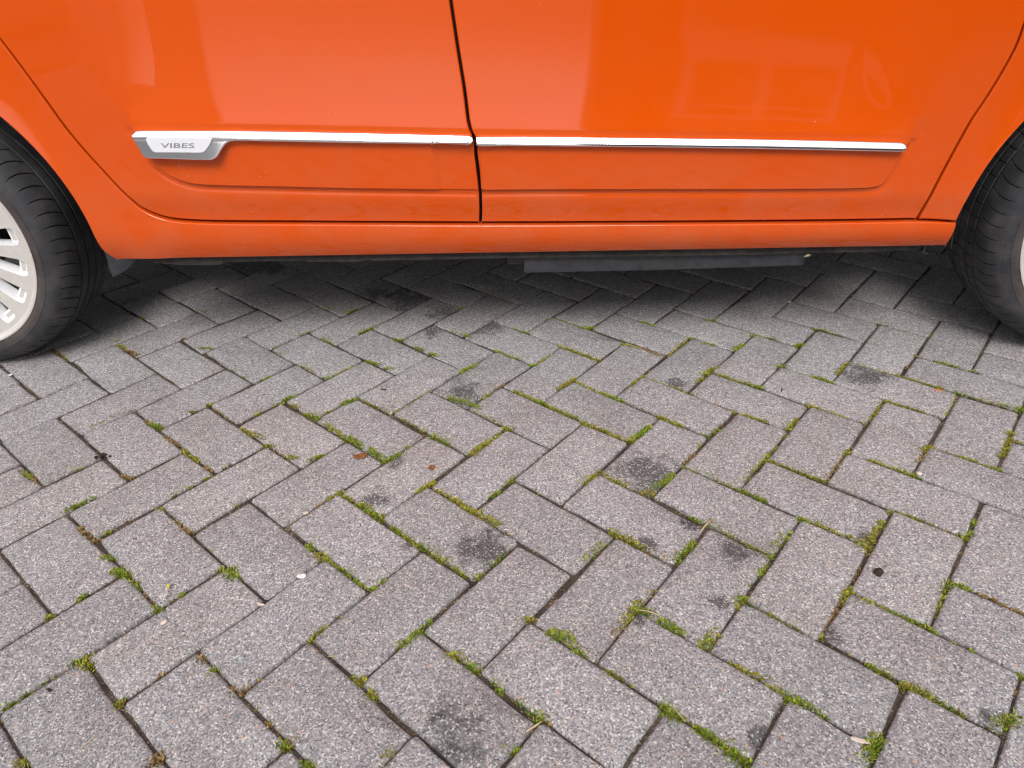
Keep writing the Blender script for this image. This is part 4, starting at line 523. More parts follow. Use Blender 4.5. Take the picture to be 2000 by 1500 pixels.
def panel(name, curves, S, mat, parent, gap=.0021, rad=.0025, depth=.022, du=.012, dz=.0045, zc=.76, step=.006, extra=None):
    """sheet-metal panel over outline `curves`, following n = S(u,z), with rolled edges"""
    o = loop(curves, step); nrm = outward(o)
    ring = o-nrm*(gap+rad)
    lo, hi = ring.min(0), ring.max(0)
    zs = np.concatenate([np.arange(lo[1], min(hi[1], zc), dz), np.arange(max(zc, lo[1]), hi[1], .03)])
    us = np.arange(lo[0], hi[0], du)
    U, Zz = np.meshgrid(us, zs, indexing='ij'); U = U+((np.arange(len(zs)) % 2)*du*.5)[None,:]
    q = np.column_stack([U.ravel(), Zz.ravel()])
    q = q[inside(ring, q)]; q = q[seg_dist(ring, q) > .0035]
    if extra is not None:
        ex, near = extra
        q = q[~near(q)]; ex = ex[inside(ring, ex)]; ex = ex[seg_dist(ring, ex) > .0016]; q = np.vstack([q, ex])
    pts = np.vstack([ring, q]); n0 = len(ring)
    ed = [(i, (i+1) % n0) for i in range(n0)]
    vo, _, fo, *_ = delaunay_2d_cdt([Vector(p) for p in pts], ed, [], 0, 1e-7)
    P = np.array([tuple(v) for v in vo]); Fc = np.array([f for f in fo if len(f) == 3])
    Fc = Fc[inside(ring, P[Fc].mean(1))]
    a = P[Fc]; ar = (a[:,1,0]-a[:,0,0])*(a[:,2,1]-a[:,0,1])-(a[:,2,0]-a[:,0,0])*(a[:,1,1]-a[:,0,1])
    Fc = np.where(ar[:,None] > 0, Fc, Fc[:,::-1])          # counter-clockwise seen from outside
    V = [np.column_stack([P[:,0], -S(P[:,0], P[:,1]), P[:,1]])]; NN = [grad(S, P)]; faces = [tuple(f) for f in Fc]
    # rolled edge
    sn = grad(S, ring); base = np.column_stack([ring[:,0], -S(ring[:,0], ring[:,1]), ring[:,1]])
    out3 = np.column_stack([nrm[:,0], np.zeros(n0), nrm[:,1]])
    prev = None; off = len(P)
    for k, al in enumerate(list(np.linspace(0, math.pi/2, 5))+[None]):
        if al is None: v = base+out3*rad+np.array([0, 1, 0])*depth; nn = out3
        else: v = base+out3*rad*math.sin(al)-sn*rad*(1-math.cos(al)); nn = sn*math.cos(al)+out3*math.sin(al)
        V.append(v); NN.append(nn/np.linalg.norm(nn, axis=1)[:,None]); cur = off; off += n0
        if prev is not None:
            faces += [(prev+i, cur+i, cur+(i+1) % n0, prev+(i+1) % n0) for i in range(n0)]
        prev = cur
    me = mesh(name, np.vstack(V), faces, True, np.vstack(NN))
    return link(name, me, mat, parent)
def plate(name, poly, n_front, thick, mat, parent, rad=.0, S=None):
    S = S or (lambda u, z: np.full(np.shape(u), n_front))
    return panel(name, poly, S, mat, parent, gap=0.0, rad=max(rad, .0006), depth=thick, du=.01, dz=.004, step=.004)

TOPZ = .95
def door_rows():
    """rows of mesh points that run along the pressed lines of the doors"""
    st = catmull([tuple(p) for p in STEP_LINE], .006)
    tg = np.gradient(st, axis=0); tg /= np.hypot(*tg.T)[:,None]; up = np.column_stack([-tg[:,1], tg[:,0]])
    us = np.arange(.30, 2.16, .008)
    rows = []
    for k, off in enumerate(np.arange(.0225, -.0085, -.0012)):
        rows.append(np.column_stack([us+(k % 2)*.004, z_ctop(us+(k % 2)*.004)+off]))
    for off in np.concatenate([np.arange(-.0215, -.0075, .0014), np.arange(-.0068, .0052, .0008), np.arange(.0062, .0095, .0014)]):
        r = st+up*off; r = r[(r[:,1] < z_ctop(r[:,0])-.0092)]
        r = r[np.abs(panel_sd(r[:,0], r[:,1])-off) < .0005]; rows.append(r)
    def near(q):
        c = q[:,1]-z_ctop(q[:,0])
        return ((c > -.0105) & (c < .0245)) | ((np.abs(panel_sd(q[:,0], q[:,1])+.006) < .0172) & (c < -.008))
    return np.vstack(rows), near
ROWS = door_rows()
gap_rear_full = [(.262,TOPZ),(.285,.86),(.315,.765)]+GAP_REAR+GAP_LOW[:3]
seam_up = SEAM+[(1.146,.80),(1.137,.88),(1.131,TOPZ)]
door_r = panel("rear_door", [gap_rear_full, seam_up, [(1.131,TOPZ),(.262,TOPZ)]], S_door, M_PAINT, car, gap=.0027, extra=ROWS)
low_front = GAP_LOW[2:]
gf = GAP_FRONT+[(2.118,.74),(2.112,.84),(2.10,TOPZ)]
gf[0] = low_front[-1]
door_f = panel("front_door", [low_front, gf, [(2.10,TOPZ),(1.131,TOPZ)], seam_up[::-1]], S_door, M_PAINT, car, gap=.0027, extra=ROWS)
# rear quarter and sill, pressed in one piece
arc = [(.397*math.cos(a), .297+.397*math.sin(a)) for a in np.linspace(math.pi, R(1.5), 40)]
sill_side = [[(.262,TOPZ),(.285,.86),(.315,.765)]+GAP_REAR+GAP_LOW, [GAP_LOW[-1], SILL_END[0]], SILL_END, [SILL_END[-1], (1.2,.2585), (.410,.2595)],
             [(.410,.2595),(.404,.272),(.398,.290),arc[-1]], arc[::-1], [arc[0], (-.42,.26)], [(-.42,.26),(-.56,.30)], [(-.56,.30),(-.60,.55),(-.55,.85),(-.52,TOPZ)], [(-.52,TOPZ),(.262,TOPZ)]]
sill = panel("rear_quarter_and_sill", sill_side, S_side, M_PAINT, car, rad=.0032)
arcf = [(2.48+.3725*math.cos(a), .297+.3725*math.sin(a)) for a in np.linspace(math.pi-R(4), 0, 40)]
fender = panel("front_wing", [gf, [(2.10,TOPZ),(3.0,.84)], [(3.0,.84),(3.10,.60),(3.08,.30)], [(3.08,.30),(2.86,.26)], [(2.86,.26),arcf[-1]], arcf[::-1], [arcf[0], (2.1066,.3165)], [(2.1066,.3165), gf[0]]],
               S_fender, M_PAINT, car, rad=.003)
# chrome strips and badge on the doors
def S_strip(hi_n):
    def S(u, z):
        u = np.asarray(u, float); z = np.asarray(z, float)
        t = z_ctop(u)-z
        x = .0007*np.logaddexp(0, (.0118-t)/.0007)
        return hi_n-.60*x+.05*np.clip(t-.0118, 0, .06)+.19*np.clip(t-.0190, 0, .06)
    return S
tu = np.arange(.53, 2.0, .006)
TROWS = (np.vstack([np.column_stack([tu+(k % 2)*.003, z_ctop(tu+(k % 2)*.003)-o_]) for k, o_ in enumerate(np.concatenate([np.arange(.0004, .020, .0011), np.arange(.0205, .06, .003)]))]), lambda q: np.ones(len(q), bool))
S_tr = S_strip(.0430)
trim_r = panel("chrome_trim", [CHROME_R+[CHROME_R[0]]], S_tr, M_CHROME, door_r, gap=0, rad=.0026, depth=.026, step=.004, extra=TROWS)
trim_f = panel("chrome_trim", [CHROME_F+[CHROME_F[0]]], S_tr, M_CHROME, door_f, gap=0, rad=.0026, depth=.026, step=.004, extra=TROWS)
S_bd = lambda u, z: .0472+.10*(z_ctop(u)-np.asarray(z, float)-.0118)
badge = panel("badge_plate", [BADGE+[BADGE[0]]], S_bd, M_BADGE, door_r, gap=0, rad=.0010, depth=.006, du=.01, dz=.003, step=.003)
cap = panel("trim_end_cap", [CAP+[CAP[0]]], lambda u, z: S_tr(u, z)+.0026, M_CHROME, door_r, gap=0, rad=.0026, depth=.006, du=.006, dz=.002, step=.003)
for us_, w_ in ((1.1035, .0030), (1.168, .0026)):
    zt_ = float(z_ctop(us_))
    panel("trim_seam", [[(us_, zt_-.0165), (us_+w_, zt_-.0165)], [(us_+w_, zt_-.0165), (us_+w_+.004, zt_-.0030)], [(us_+w_+.004, zt_-.0030), (us_+.004, zt_-.0030)], [(us_+.004, zt_-.0030), (us_, zt_-.0165)]],
          lambda u, z: S_tr(u, z)+.0029, M_LETTER, door_r, gap=0, rad=.0004, depth=.004, du=.004, dz=.002, step=.003)
def text_mesh(body, extrude=0.0):
    cu = bpy.data.curves.new("lettering", 'FONT'); cu.body = body; cu.extrude = extrude; cu.resolution_u = 3
    ob = bpy.data.objects.new("lettering", cu); COL.objects.link(ob)
    bpy.context.view_layer.update()
    me = bpy.data.meshes.new_from_object(ob.evaluated_get(bpy.context.evaluated_depsgraph_get()))
    bpy.data.objects.remove(ob); bpy.data.curves.remove(cu)
    co = np.array([v.co[:] for v in me.vertices]); co[:,0] -= co[:,0].min(); co[:,1] -= co[:,1].min()
    return me, co
me, co = text_mesh("VIBES", .02)
tw, th = co[:,0].max(), co[:,1].max()
(ul, zl), (ur, zr), (ub, zb), (ua, za) = TEXT
s_, t_ = co[:,0]/tw, co[:,1]/th
wgt = 1.0
uu = (ua+(ub-ua)*s_)*(1-t_)+(ul+(ur-ul)*s_)*t_; zz = (za+(zb-za)*s_)*(1-t_)+(zl+(zr-zl)*s_)*t_
for v, a, b, c in zip(me.vertices, uu, zz, co[:,2]): v.co = (a, -float(S_bd(a, b))-.0001-.0004*(c > 0), b)
me.update(); link("badge_lettering", me, M_LETTER, door_r)

# ---- dark inner structure behind the panels, wheel wells, floor
inner = []
for a in np.linspace(math.pi, 0, 25): inner.append((.415*math.cos(a), .297+.415*math.sin(a)))
prof = [(-.52,.30),(-.415,.30)]+inner+[(.415,.275),(2.085,.275)]+[(2.48+.392*math.cos(a), .297+.392*math.sin(a)) for a in np.linspace(math.pi, 0, 25)]+[(2.95,.30),(3.02,.50),(2.95,.80),(2.2,.93),(-.48,.93),(-.55,.60)]
def extrude_profile(name, prof, y0, y1, mat, parent):
    pr = np.array(prof); n = len(pr)
    pr = pr[np.r_[True, np.hypot(*(pr[1:]-pr[:-1]).T) > 1e-4]]; n = len(pr)
    x, y = pr.T
    if (x*np.roll(y, -1)-np.roll(x, -1)*y).sum() < 0: pr = pr[::-1]
    vo, _, fo, *_ = delaunay_2d_cdt([Vector(p) for p in pr], [(i, (i+1) % n) for i in range(n)], [], 0, 1e-7)
    Fc = np.array([f for f in fo if len(f) == 3]); P = np.array([tuple(v) for v in vo]); Fc = Fc[inside(pr, P[Fc].mean(1))]
    V = [(a, y0, b) for a, b in P]+[(a, y1, b) for a, b in P]; m = len(P)
    faces = [tuple(f) for f in Fc]+[tuple(m+i for i in f[::-1]) for f in Fc]+[((i+1) % n, i, m+i, m+(i+1) % n) for i in range(n)]
    return link(name, mesh(name, V, faces), mat, parent)
extrude_profile("inner_body", prof, .030, .22, M_BLACK, car)
extrude_profile("inner_body", prof, 1.36, 1.57, M_BLACK, car)
extrude_profile("inner_body", [(-.50,.45),(-.45,.24),(.45,.20),(2.05,.18),(2.95,.24),(3.0,.5),(2.9,.80),(2.2,.92),(-.46,.92)], .222, 1.358, M_BLACK, car)
flank = extrude_profile("far_side_flank", [(-.58,.34),(-.42,.30)]+[(.4*math.cos(a), .297+.4*math.sin(a)) for a in np.linspace(math.pi, 0, 25)]+[(.41,.26),(2.1,.26)]+[(2.48+.38*math.cos(a), .297+.38*math.sin(a)) for a in np.linspace(math.pi, 0, 25)]+[(3.06,.32),(3.08,.6),(2.98,.83),(2.1,.95),(-.52,.95),(-.60,.55)], 1.572, 1.60, M_PAINT, car)
# greenhouse, bonnet, nose and tail, all above or beyond the frame
def loft(name, secs, mat, parent):
    V, F = [], []
    for s in secs: V += s
    n = len(secs[0])
    for k in range(len(secs)-1):
        for i in range(n): F.append((k*n+i, k*n+(i+1) % n, (k+1)*n+(i+1) % n, (k+1)*n+i))
    F.append(tuple(range(n))[::-1]); F.append(tuple((len(secs)-1)*n+i for i in range(n)))
    return link(name, mesh(name, V, F), mat, parent)
loft("cabin_glass", [[(-.46,.04,.951),(2.35,.04,.951),(2.35,1.53,.951),(-.46,1.53,.951)], [(-.12,.17,1.43),(1.30,.17,1.43),(1.30,1.40,1.43),(-.12,1.40,1.43)]], M_GLASS, car)
loft("roof", [[(-.16,.155,1.431),(1.34,.155,1.431),(1.34,1.415,1.431),(-.16,1.415,1.431)], [(-.05,.26,1.50),(1.15,.26,1.50),(1.15,1.31,1.50),(-.05,1.31,1.50)]], M_PAINT, car)
loft("bonnet", [[(2.352,.03,.935),(3.0,.06,.845),(3.0,1.51,.845),(2.352,1.54,.935)], [(2.352,.10,.985),(2.93,.16,.885),(2.93,1.41,.885),(2.352,1.47,.985)]], M_PAINT, car)
loft("front_bumper", [[(3.03,.03,.26),(3.10,.10,.30),(3.10,1.47,.30),(3.03,1.54,.26)], [(3.03,.03,.84),(3.12,.10,.62),(3.12,1.47,.62),(3.03,1.54,.84)]], M_PAINT, car)
loft("tailgate", [[(-.60,.06,.32),(-.53,.03,.32),(-.53,1.54,.32),(-.60,1.51,.32)], [(-.62,.08,.62),(-.54,.03,.62),(-.54,1.54,.62),(-.62,1.49,.62)], [(-.50,.10,.95),(-.47,.05,.95),(-.47,1.52,.95),(-.50,1.47,.95)]], M_PAINT, car)
# seam flange under the sill, with its uneven lower edge
fl = [(u, z) for u, z in FLANGE]
plate("seam_flange", [[p, q] for p, q in zip(fl[:-1], fl[1:])]+[[fl[-1], (fl[-1][0], .268)], [(fl[-1][0], .268), (fl[0][0], .268)], [(fl[0][0], .268), fl[0]]], -.012, .006, M_UNDER, car)
mbu = MB(); mbu.box(.47, 2.07, .020, .20, .255, .272); mbu.build("sill_underside", M_UNDER, car)
df = DEFLECT
plate("air_deflector", [[(df[0][0], .262), df[1]], [df[1], df[2], df[3]], [df[3], df[4]], [df[4], (df[4][0]-.012, .262)], [(df[4][0]-.012, .262), (df[0][0], .262)]], -.026, .010, M_PLASTIC, car, rad=.002)
d2 = DEFLECT2
plate("deflector_bracket", [[(d2[0][0], .262), d2[1]], [d2[1], d2[2]], [d2[2], (d2[3][0], .262)], [(d2[3][0], .262), (d2[0][0], .262)]], -.050, .008, M_PLASTIC, car, rad=.001)
fp = FLAP
plate("mud_flap", [[fp[0], fp[1], fp[2]], [fp[2], fp[3], fp[4]], [fp[4], (fp[4][0], .275)], [(fp[4][0], .275), (fp[0][0], .275)], [(fp[0][0], .275), fp[0]]], -.045, .004, M_PLASTIC, car, rad=.0012)
mb = MB(); mb.box(2.080, 2.0835, .012, .016, .236, .262); mb.box(2.0835, 2.091, .012, .016, .236, .2385); mb.build("bracket", M_PLASTIC, car)
mb = MB(); mb.tube([(1.842,.008,.2365),(1.850,.010,.2385),(1.857,.014,.2375)], [.0015,.0032,.0015], 8); mb.build("fixing_clip", M_STRAW0, car, True)
for k_, (ua_, ub_) in enumerate(((.52,.60),(.86,.93),(1.02,1.10),(1.93,2.0))):
    mb = MB(); mb.box(ua_, ub_, .10, .13, .205+.004*(k_ % 2), .275); mb.build("floor_rib", M_UNDER, car)
# rubber edge at the front end of the sill
mb = MB(); mb.tube([(u+.0045, -.006-.5*0, z) for u, z in SILL_END], .0016, 6); mb.build("sill_end_seal", M_BLACK, car)

# ---- wheels
RC = .297
def tyre_mesh(name, NB, all_ribs, skew):
    pr = [(-.004,.217,0),(.0035,.2335,0),(.0070,.2362,0),(.0084,.2382,0),(.0105,.2415,0),(.0125,.2470,0),(.0138,.2472,0),(.0142,.2495,0),(.0138,.2570,0),(.0128,.2575,0),(.0105,.266,0),(.0045,.2755,0),
          (-.003,.2815,.5),(-.009,.2858,1),(-.016,.2898,1),(-.026,.2930,1),(-.040,.2952,1),(-.0525,.2962,1),(-.0532,.2900,0),(-.0588,.2900,0),(-.0595,.2966,2),(-.070,.2972,2),(-.0805,.2974,2),(-.0812,.2905,0),(-.0878,.2905,0),(-.0885,.2975,2),(-.10,.2976,2),(-.1115,.2975,2),(-.1122,.2905,0),(-.1188,.2905,0),(-.1195,.2974,2),(-.131,.2972,2),(-.1405,.2966,2),(-.1412,.2900,0),(-.1468,.2900,0),(-.1475,.2962,1),(-.160,.2950,1),(-.176,.2925,1),(-.186,.289,1),(-.194,.283,0),(-.203,.262,0),(-.204,.240,0),(-.198,.222,0),(-.190,.206,0)]
    fr = [(0,0),(.020,1),(.080,1),(.100,0),(.38,0),(.70,0)]
    V = []; na = NB*len(fr); npf = len(pr)
    for k in range(NB):
        for f, g in fr:
            for (n, r, lat) in pr:
                rr = r; sk = 0
                if n < .004 and n > -.21:
                    t = (n+.03)/.03; sk = skew*(.35*t-.22*t*t) if n > -.055 else skew*(.12*math.sin(n*70))
                if g and (lat == 1 or lat == .5 or (lat == 2 and all_ribs)): rr = r-(.0048 if lat == 1 else (.0012 if lat == .5 else .0024))
                a = 2*math.pi*((k+f)/NB)+sk*2*math.pi/NB
                V.append((rr*math.cos(a), -n, rr*math.sin(a)))
    F = []
    for i in range(na):
        j = (i+1) % na
        for q in range(npf-1): F.append((i*npf+q, j*npf+q, j*npf+q+1, i*npf+q+1))
    me = mesh(name, V, F, True)
    me.set_sharp_from_angle(angle=R(32))
    return me
def wheel(u, tyre_args, letters):
    NW = 18
    holes = []
    for k in range(NW):
        a0 = R(5+20*k); h = []
        # rounded pocket between two spokes, narrowing towards the hub
        prof = [(.088,-.030),(.088,.030)]+[(r, w_) for r, w_ in ((.130,.0545/2*.62),(.186,.0180),(.1985,.0168),(.2035,.0125))]+[(r, -w_) for r, w_ in ((.2035,.0125),(.1985,.0168),(.186,.0180),(.130,.0545/2*.62))]
        prof[0] = (.088,-.0085); prof[1] = (.088,.0085)
        prof[2] = (.130,.0128); prof[-1] = (.130,-.0128)
        for r, w_ in prof: h.append((r*math.cos(a0)-w_*math.sin(a0), r*math.sin(a0)+w_*math.cos(a0)))
        hh = np.array(h)
        holes.append(hh)
    outer = [(.2135*math.cos(t), .2135*math.sin(t)) for t in np.linspace(0, 2*math.pi, 160, endpoint=False)]
    pts = list(outer); ed = [(i, (i+1) % 160) for i in range(160)]
    for h in holes:
        b = len(pts); pts += [tuple(p) for p in h]; ed += [(b+i, b+(i+1) % len(h)) for i in range(len(h))]
    for r in (.03,.06,.078,.115,.16,.207): pts += [(r*math.cos(t), r*math.sin(t)) for t in np.linspace(0, 2*math.pi, 54, endpoint=False) if not any(inside(h, np.array([[r*math.cos(t), r*math.sin(t)]]))[0] for h in holes)]
    vo, _, fo, *_ = delaunay_2d_cdt([Vector(p) for p in pts], ed, [], 0, 1e-7)
    P = np.array([tuple(v) for v in vo]); Fc = np.array([f for f in fo if len(f) == 3]); cen = P[Fc].mean(1)
    ok = np.hypot(*cen.T) < .2135
    for h in holes: ok &= ~inside(h, cen)
    Fc = Fc[ok]
    a = P[Fc]; ar = (a[:,1,0]-a[:,0,0])*(a[:,2,1]-a[:,0,1])-(a[:,2,0]-a[:,0,0])*(a[:,1,1]-a[:,0,1]); Fc = np.where(ar[:,None] > 0, Fc, Fc[:,::-1])
    nf = lambda r: -.006-.020*np.clip((.2135-r)/.17, 0, 1)**1.4
    V = [(x, -nf(math.hypot(x, z)), z) for x, z in P]; F = [tuple(f) for f in Fc]; MI = [0]*len(F)
    for h in holes:                                # pocket walls, painted white
        n = len(h); b = len(V)
        c = h.mean(0)
        for dep, sc_ in ((0, 1.0), (.004, .97), (.030, .90)):
            for x, z in h: V.append((c[0]+(x-c[0])*sc_, -nf(math.hypot(x, z))+dep, c[1]+(z-c[1])*sc_))
        for k in range(2):
            for i in range(n): F.append((b+k*n+i, b+k*n+(i+1) % n, b+(k+1)*n+(i+1) % n, b+(k+1)*n+i)); MI.append(1)
    # shelf with a slot at the outer end of every pocket
    for k in range(NW):
        a0 = R(5+20*k); ca, sa = math.cos(a0), math.sin(a0)
        def pt(r, w_, y): return (r*ca-w_*sa, y, r*sa+w_*ca)
        b = len(V); y = .017
        V += [pt(.183,-.0165,y),pt(.183,.0165,y),pt(.2025,.0145,y-.003),pt(.2025,-.0145,y-.003),pt(.183,-.0165,y+.015),pt(.183,.0165,y+.015)]
        F += [(b,b+3,b+2,b+1),(b,b+1,b+5,b+4)]; MI += [1,1]
        b = len(V); y = .0145
        V += [pt(.188,-.010,y),pt(.188,.010,y),pt(.1955,.010,y),pt(.1955,-.010,y)]+[pt(.188,-.010,y+.003),pt(.188,.010,y+.003),pt(.1955,.010,y+.003),pt(.1955,-.010,y+.003)]
        F += [(b,b+3,b+2,b+1),(b,b+1,b+5,b+4),(b+1,b+2,b+6,b+5),(b+2,b+3,b+7,b+6),(b+3,b,b+4,b+7)]; MI += [0]*5
    # outer lip and barrel
    lip = [(.2135,-.006),(.2150,-.0045),(.2185,-.0005),(.2225,.0022),(.2255,.0020),(.2262,-.004),(.214,-.010),(.200,-.03),(.196,-.09),(.205,-.17)]
    b = len(V); m = 160
    for r, n in lip:
        for t in np.linspace(0, 2*math.pi, m, endpoint=False): V.append((r*math.cos(t), -n, r*math.sin(t)))
    for q in range(len(lip)-1):
        for i in range(m): F.append((b+q*m+i, b+q*m+(i+1) % m, b+(q+1)*m+(i+1) % m, b+(q+1)*m+i)); MI.append(0 if q < 6 else 1)
    V = [(a*1.050, b_-.007, c_*1.050) for a, b_, c_ in V]
    me = mesh("wheel", V, F, True, mat_idx=MI); me.set_sharp_from_angle(angle=R(30))
    wh = link("wheel", me, [M_RIMFACE, M_RIMWHITE], car); wh.location = (u, 0, RC)
    link("tyre", tyre_mesh("tyre", *tyre_args), M_RUBBER, wh)
    V, F = [], []
    for (r, y) in ((.03,.05),(.129,.05),(.129,.062),(.03,.062)):
        for t in np.linspace(0, 2*math.pi, 64, endpoint=False): V.append((r*math.cos(t), y, r*math.sin(t)))
    for q in range(4):
        for i in range(64): F.append((q*64+i, q*64+(i+1) % 64, ((q+1) % 4)*64+(i+1) % 64, ((q+1) % 4)*64+i))
    link("brake_disc", mesh("brake_disc", V, F), M_DISC, wh)
    for body, r, a_mid, size, flip in letters:
        me, co = text_mesh(body, .01)
        w_ = co[:,0].max(); h_ = co[:,1].max(); sc_ = size/h_
        for v, c in zip(me.vertices, co):
            x = (c[0]-w_/2)*sc_; y = (c[1]-h_/2)*sc_
            rr = r+(y if not flip else -y); aa = a_mid+(-x/r if not flip else x/r)
            nn = np.interp(rr, [.2355,.2415,.247,.2495,.257,.266,.2755], [.0082,.0105,.0125,.0142,.0138,.0105,.0045])
            v.co = (rr*math.cos(aa), -nn-.0011*(c[2] > 0)+.0003, rr*math.sin(aa))
        me.update(); link("tyre_lettering", me, M_RUBBER, wh)
    return wh
wheel(0.0, (64, False, 1.0), [("205/45R16 87V", .2412, R(-9), .0062, False), ("RADIAL TUBELESS", .2412, R(-75), .0055, False)])
wheel(2.492, (66, True, .8), [("MICHELIN", .2640, R(192), .013, True), ("185/50 R16 81H", .2535, R(160), .0062, True), ("185/50 R16", .2415, R(205), .005, True)])

# ------------------------------------------------------------------ small things lying on the paving
def ground_z(x, y): return .0012
def blob(name, x, y, sx, sy, sz, mat, rough=.18, seed=0, rz=0.0, lift=.8):
    rs = np.random.default_rng(seed); bm = bmesh.new(); bmesh.ops.create_icosphere(bm, subdivisions=3, radius=1)
    ph = rs.uniform(0, 6.28, 6)
    for v in bm.verts:
        c = v.co; k = 1+rough*(math.sin(3*c.x+ph[0])*math.sin(2.5*c.y+ph[1])+.6*math.sin(5*c.z+ph[2]+3*c.x)+.4*rs.normal(0, .25))
        v.co = Vector((c.x*k*sx, c.y*k*sy, c.z*k*sz))
    me = bpy.data.meshes.new(name); bm.to_mesh(me); bm.free(); me.polygons.foreach_set("use_smooth", [True]*len(me.polygons))
    o = link(name, me, mat); o.location = (x, y, .0005+sz*lift); o.rotation_euler = (0, 0, rz); return o
def flake(name, x, y, sx, sy, mat, seed, rz, curl=.004, thick=.0009, z=.0015, jag=.22):
    """curled flat scrap with a ragged outline and thickness"""
    rs = np.random.default_rng(seed); n = 26
    rr = 1+rs.normal(0, jag, n); rr = (rr+np.roll(rr, 1)+.5*np.roll(rr, -1))/2.5
    V, F = [], []
    for lev in (0, 1):
        V.append((0, 0, curl*.2-thick*lev))
        for ring in (.5, 1.0):
            for i in range(n):
                a = 2*math.pi*i/n; px, py = math.cos(a)*rr[i]*sx*ring, math.sin(a)*rr[i]*sy*ring
                V.append((px, py, curl*(px/sx)**2*.7+curl*.5*math.sin(3*a+seed)*ring**2*.6+curl*.5-thick*lev))
    m = 1+2*n
    for lev in (0, 1):
        o = lev*m
        for i in range(n):
            j = (i+1) % n; t = (o, o+1+i, o+1+j); q = (o+1+i, o+1+n+i, o+1+n+j, o+1+j)
            F.append(t if lev == 0 else t[::-1]); F.append(q if lev == 0 else q[::-1])
    for i in range(n): F.append((1+n+i, m+1+n+i, m+1+n+(i+1) % n, 1+n+(i+1) % n))
    o = link(name, mesh(name, V, F, True), mat); o.location = (x, y, z); o.rotation_euler = (0, 0, rz); return o
def stick(name, a, b, r, mat, bend=.002, z=.004):
    A, B = Vector((*a, z)), Vector((*b, z+.001)); pts = []
    side = (B-A).cross(Vector((0, 0, 1))).normalized()
    for k in range(8):
        t = k/7; pts.append(A+(B-A)*t+side*bend*math.sin(math.pi*t)+Vector((0, 0, .0015*math.sin(math.pi*t))))
    mb = MB(); mb.tube(pts, [r*(.5+.9*math.sin(math.pi*min(1, .15+t/7*.8))) for t in range(8)], 7); return mb.build(name, mat, None, True)
M_LEAF = plain("dead_leaf", (.20,.085,.028), .75, 0, .3, .5, 220, .4)
M_STRAW = plain("dry_straw", (.50,.38,.24), .7, 0, .3, .2, 120)
M_CRUMB = plain("dark_brown_crumb", (.035,.020,.012), .7, 0, .4, .6, 300, .6)
M_STONE_P = plain("pale_pebble", (.62,.53,.47), .7, 0, .4, .1, 200)
M_STONE_G = plain("grey_pebble", (.36,.38,.40), .7, 0, .4, .25, 400)
M_FEATHER = plain("white_down", (.72,.72,.68), .8, 0, .3)
M_YELLOW = plain("yellow_leaf", (.55,.52,.05), .6, 0, .3)
M_ORANGE = plain("orange_chip", (.62,.20,.06), .6, 0, .4, .2, 300)
D = DEB
tag(flake("leaf_scrap", *D['leaf_big'], .0135, .0085, M_LEAF, 4, R(8), .0035), "larger of two dead brown leaf scraps, on the paver beside a mossy corner", "leaf")
tag(flake("leaf_scrap", *D['leaf_small'], .0062, .0060, M_LEAF, 9, R(40), .003, jag=.35), "smaller dead brown leaf scrap, to the right of the larger one", "leaf")
tag(blob("seed_husk", *D['nugget'], .0072, .0062, .0062, M_CRUMB, .16, 3, .4), "round dark brown seed husk lying alone on a clean grey paver", "seed")
tag(stick("twig", D['twig_a'], D['twig_b'], .0010, M_STRAW, .001, .006), "straight pale twig lying across a mossy joint corner", "twig")
tag(stick("straw", D['straw_a'], D['straw_b'], .0006, M_STRAW, -.002, .006), "thin bent straw beside bright green moss at a paver corner", "straw")
tag(stick("straw", D['straw2_a'], D['straw2_b'], .0009, M_STRAW, .001, .003), "short thick straw at the end of a weed tuft near the lower edge", "straw")
tag(stick("straw", D['straw3_a'], D['straw3_b'], .0006, M_STRAW, .001, .002), "tiny pale straw lying flat across a narrow bare joint", "straw")
tag(stick("straw", D['straw4_a'], D['straw4_b'], .0005, M_STRAW, .002, .008), "dry grass stalk leaning through a green weed tuft by a paver corner", "straw")
tag(stick("straw", D['straw5_a'], D['straw5_b'], .0005, M_STRAW, -.002, .006), "dry grass stalk trailing from the bushiest weed strip", "straw")
tag(stick("straw", D['straw6_a'], D['straw6_b'], .0004, M_STRAW, .001, .002), "hair-thin straw flat on the paver in the lower left corner", "straw")
# feather with a yellow leaf bit
fe = bpy.data.objects.new("feather", None); COL.objects.link(fe); fx_, fy_ = D['feather']; fe.location = (fx_, fy_, 0)
tag(fe, "wisp of white down with a yellow leaf tip caught in a joint", "feather")
mb = MB(); tip = Vector((D['feather_tip'][0]-fx_, D['feather_tip'][1]-fy_, .006))
mb.tube([(0,0,.003), tip*.5+Vector((0,0,.003)), tip+Vector((0,0,.002))], .0006, 6)
for k in range(46):
    t = rnd.random()*.75; a = rnd.uniform(0, 6.28); l = rnd.uniform(.003, .009)
    b = tip*t+Vector((0, 0, .003)); mb.tube([b, b+Vector((math.cos(a)*l*.6, math.sin(a)*l*.6, rnd.uniform(0, .003))), b+Vector((math.cos(a)*l, math.sin(a)*l, rnd.uniform(-.001, .003)))], .00035, 4)
mb.build("down", M_FEATHER, fe, True)
o = flake("leaf_tip", 0, 0, .0052, .0022, M_YELLOW, 5, math.atan2(tip.y, tip.x)+.2, .0015); o.parent = fe; o.location = (tip.x, tip.y, .0085)
tag(blob("pebble", *D['pebble_w'], .0052, .0036, .0026, M_STONE_P, .08, 1, 1.0), "smooth pinkish white pebble below the feather", "pebble")
tag(blob("pebble", *D['pebble_g'], .0046, .0038, .0032, M_STONE_G, .18, 2, .5), "angular blue grey stone chip alone on a lower left paver", "pebble")
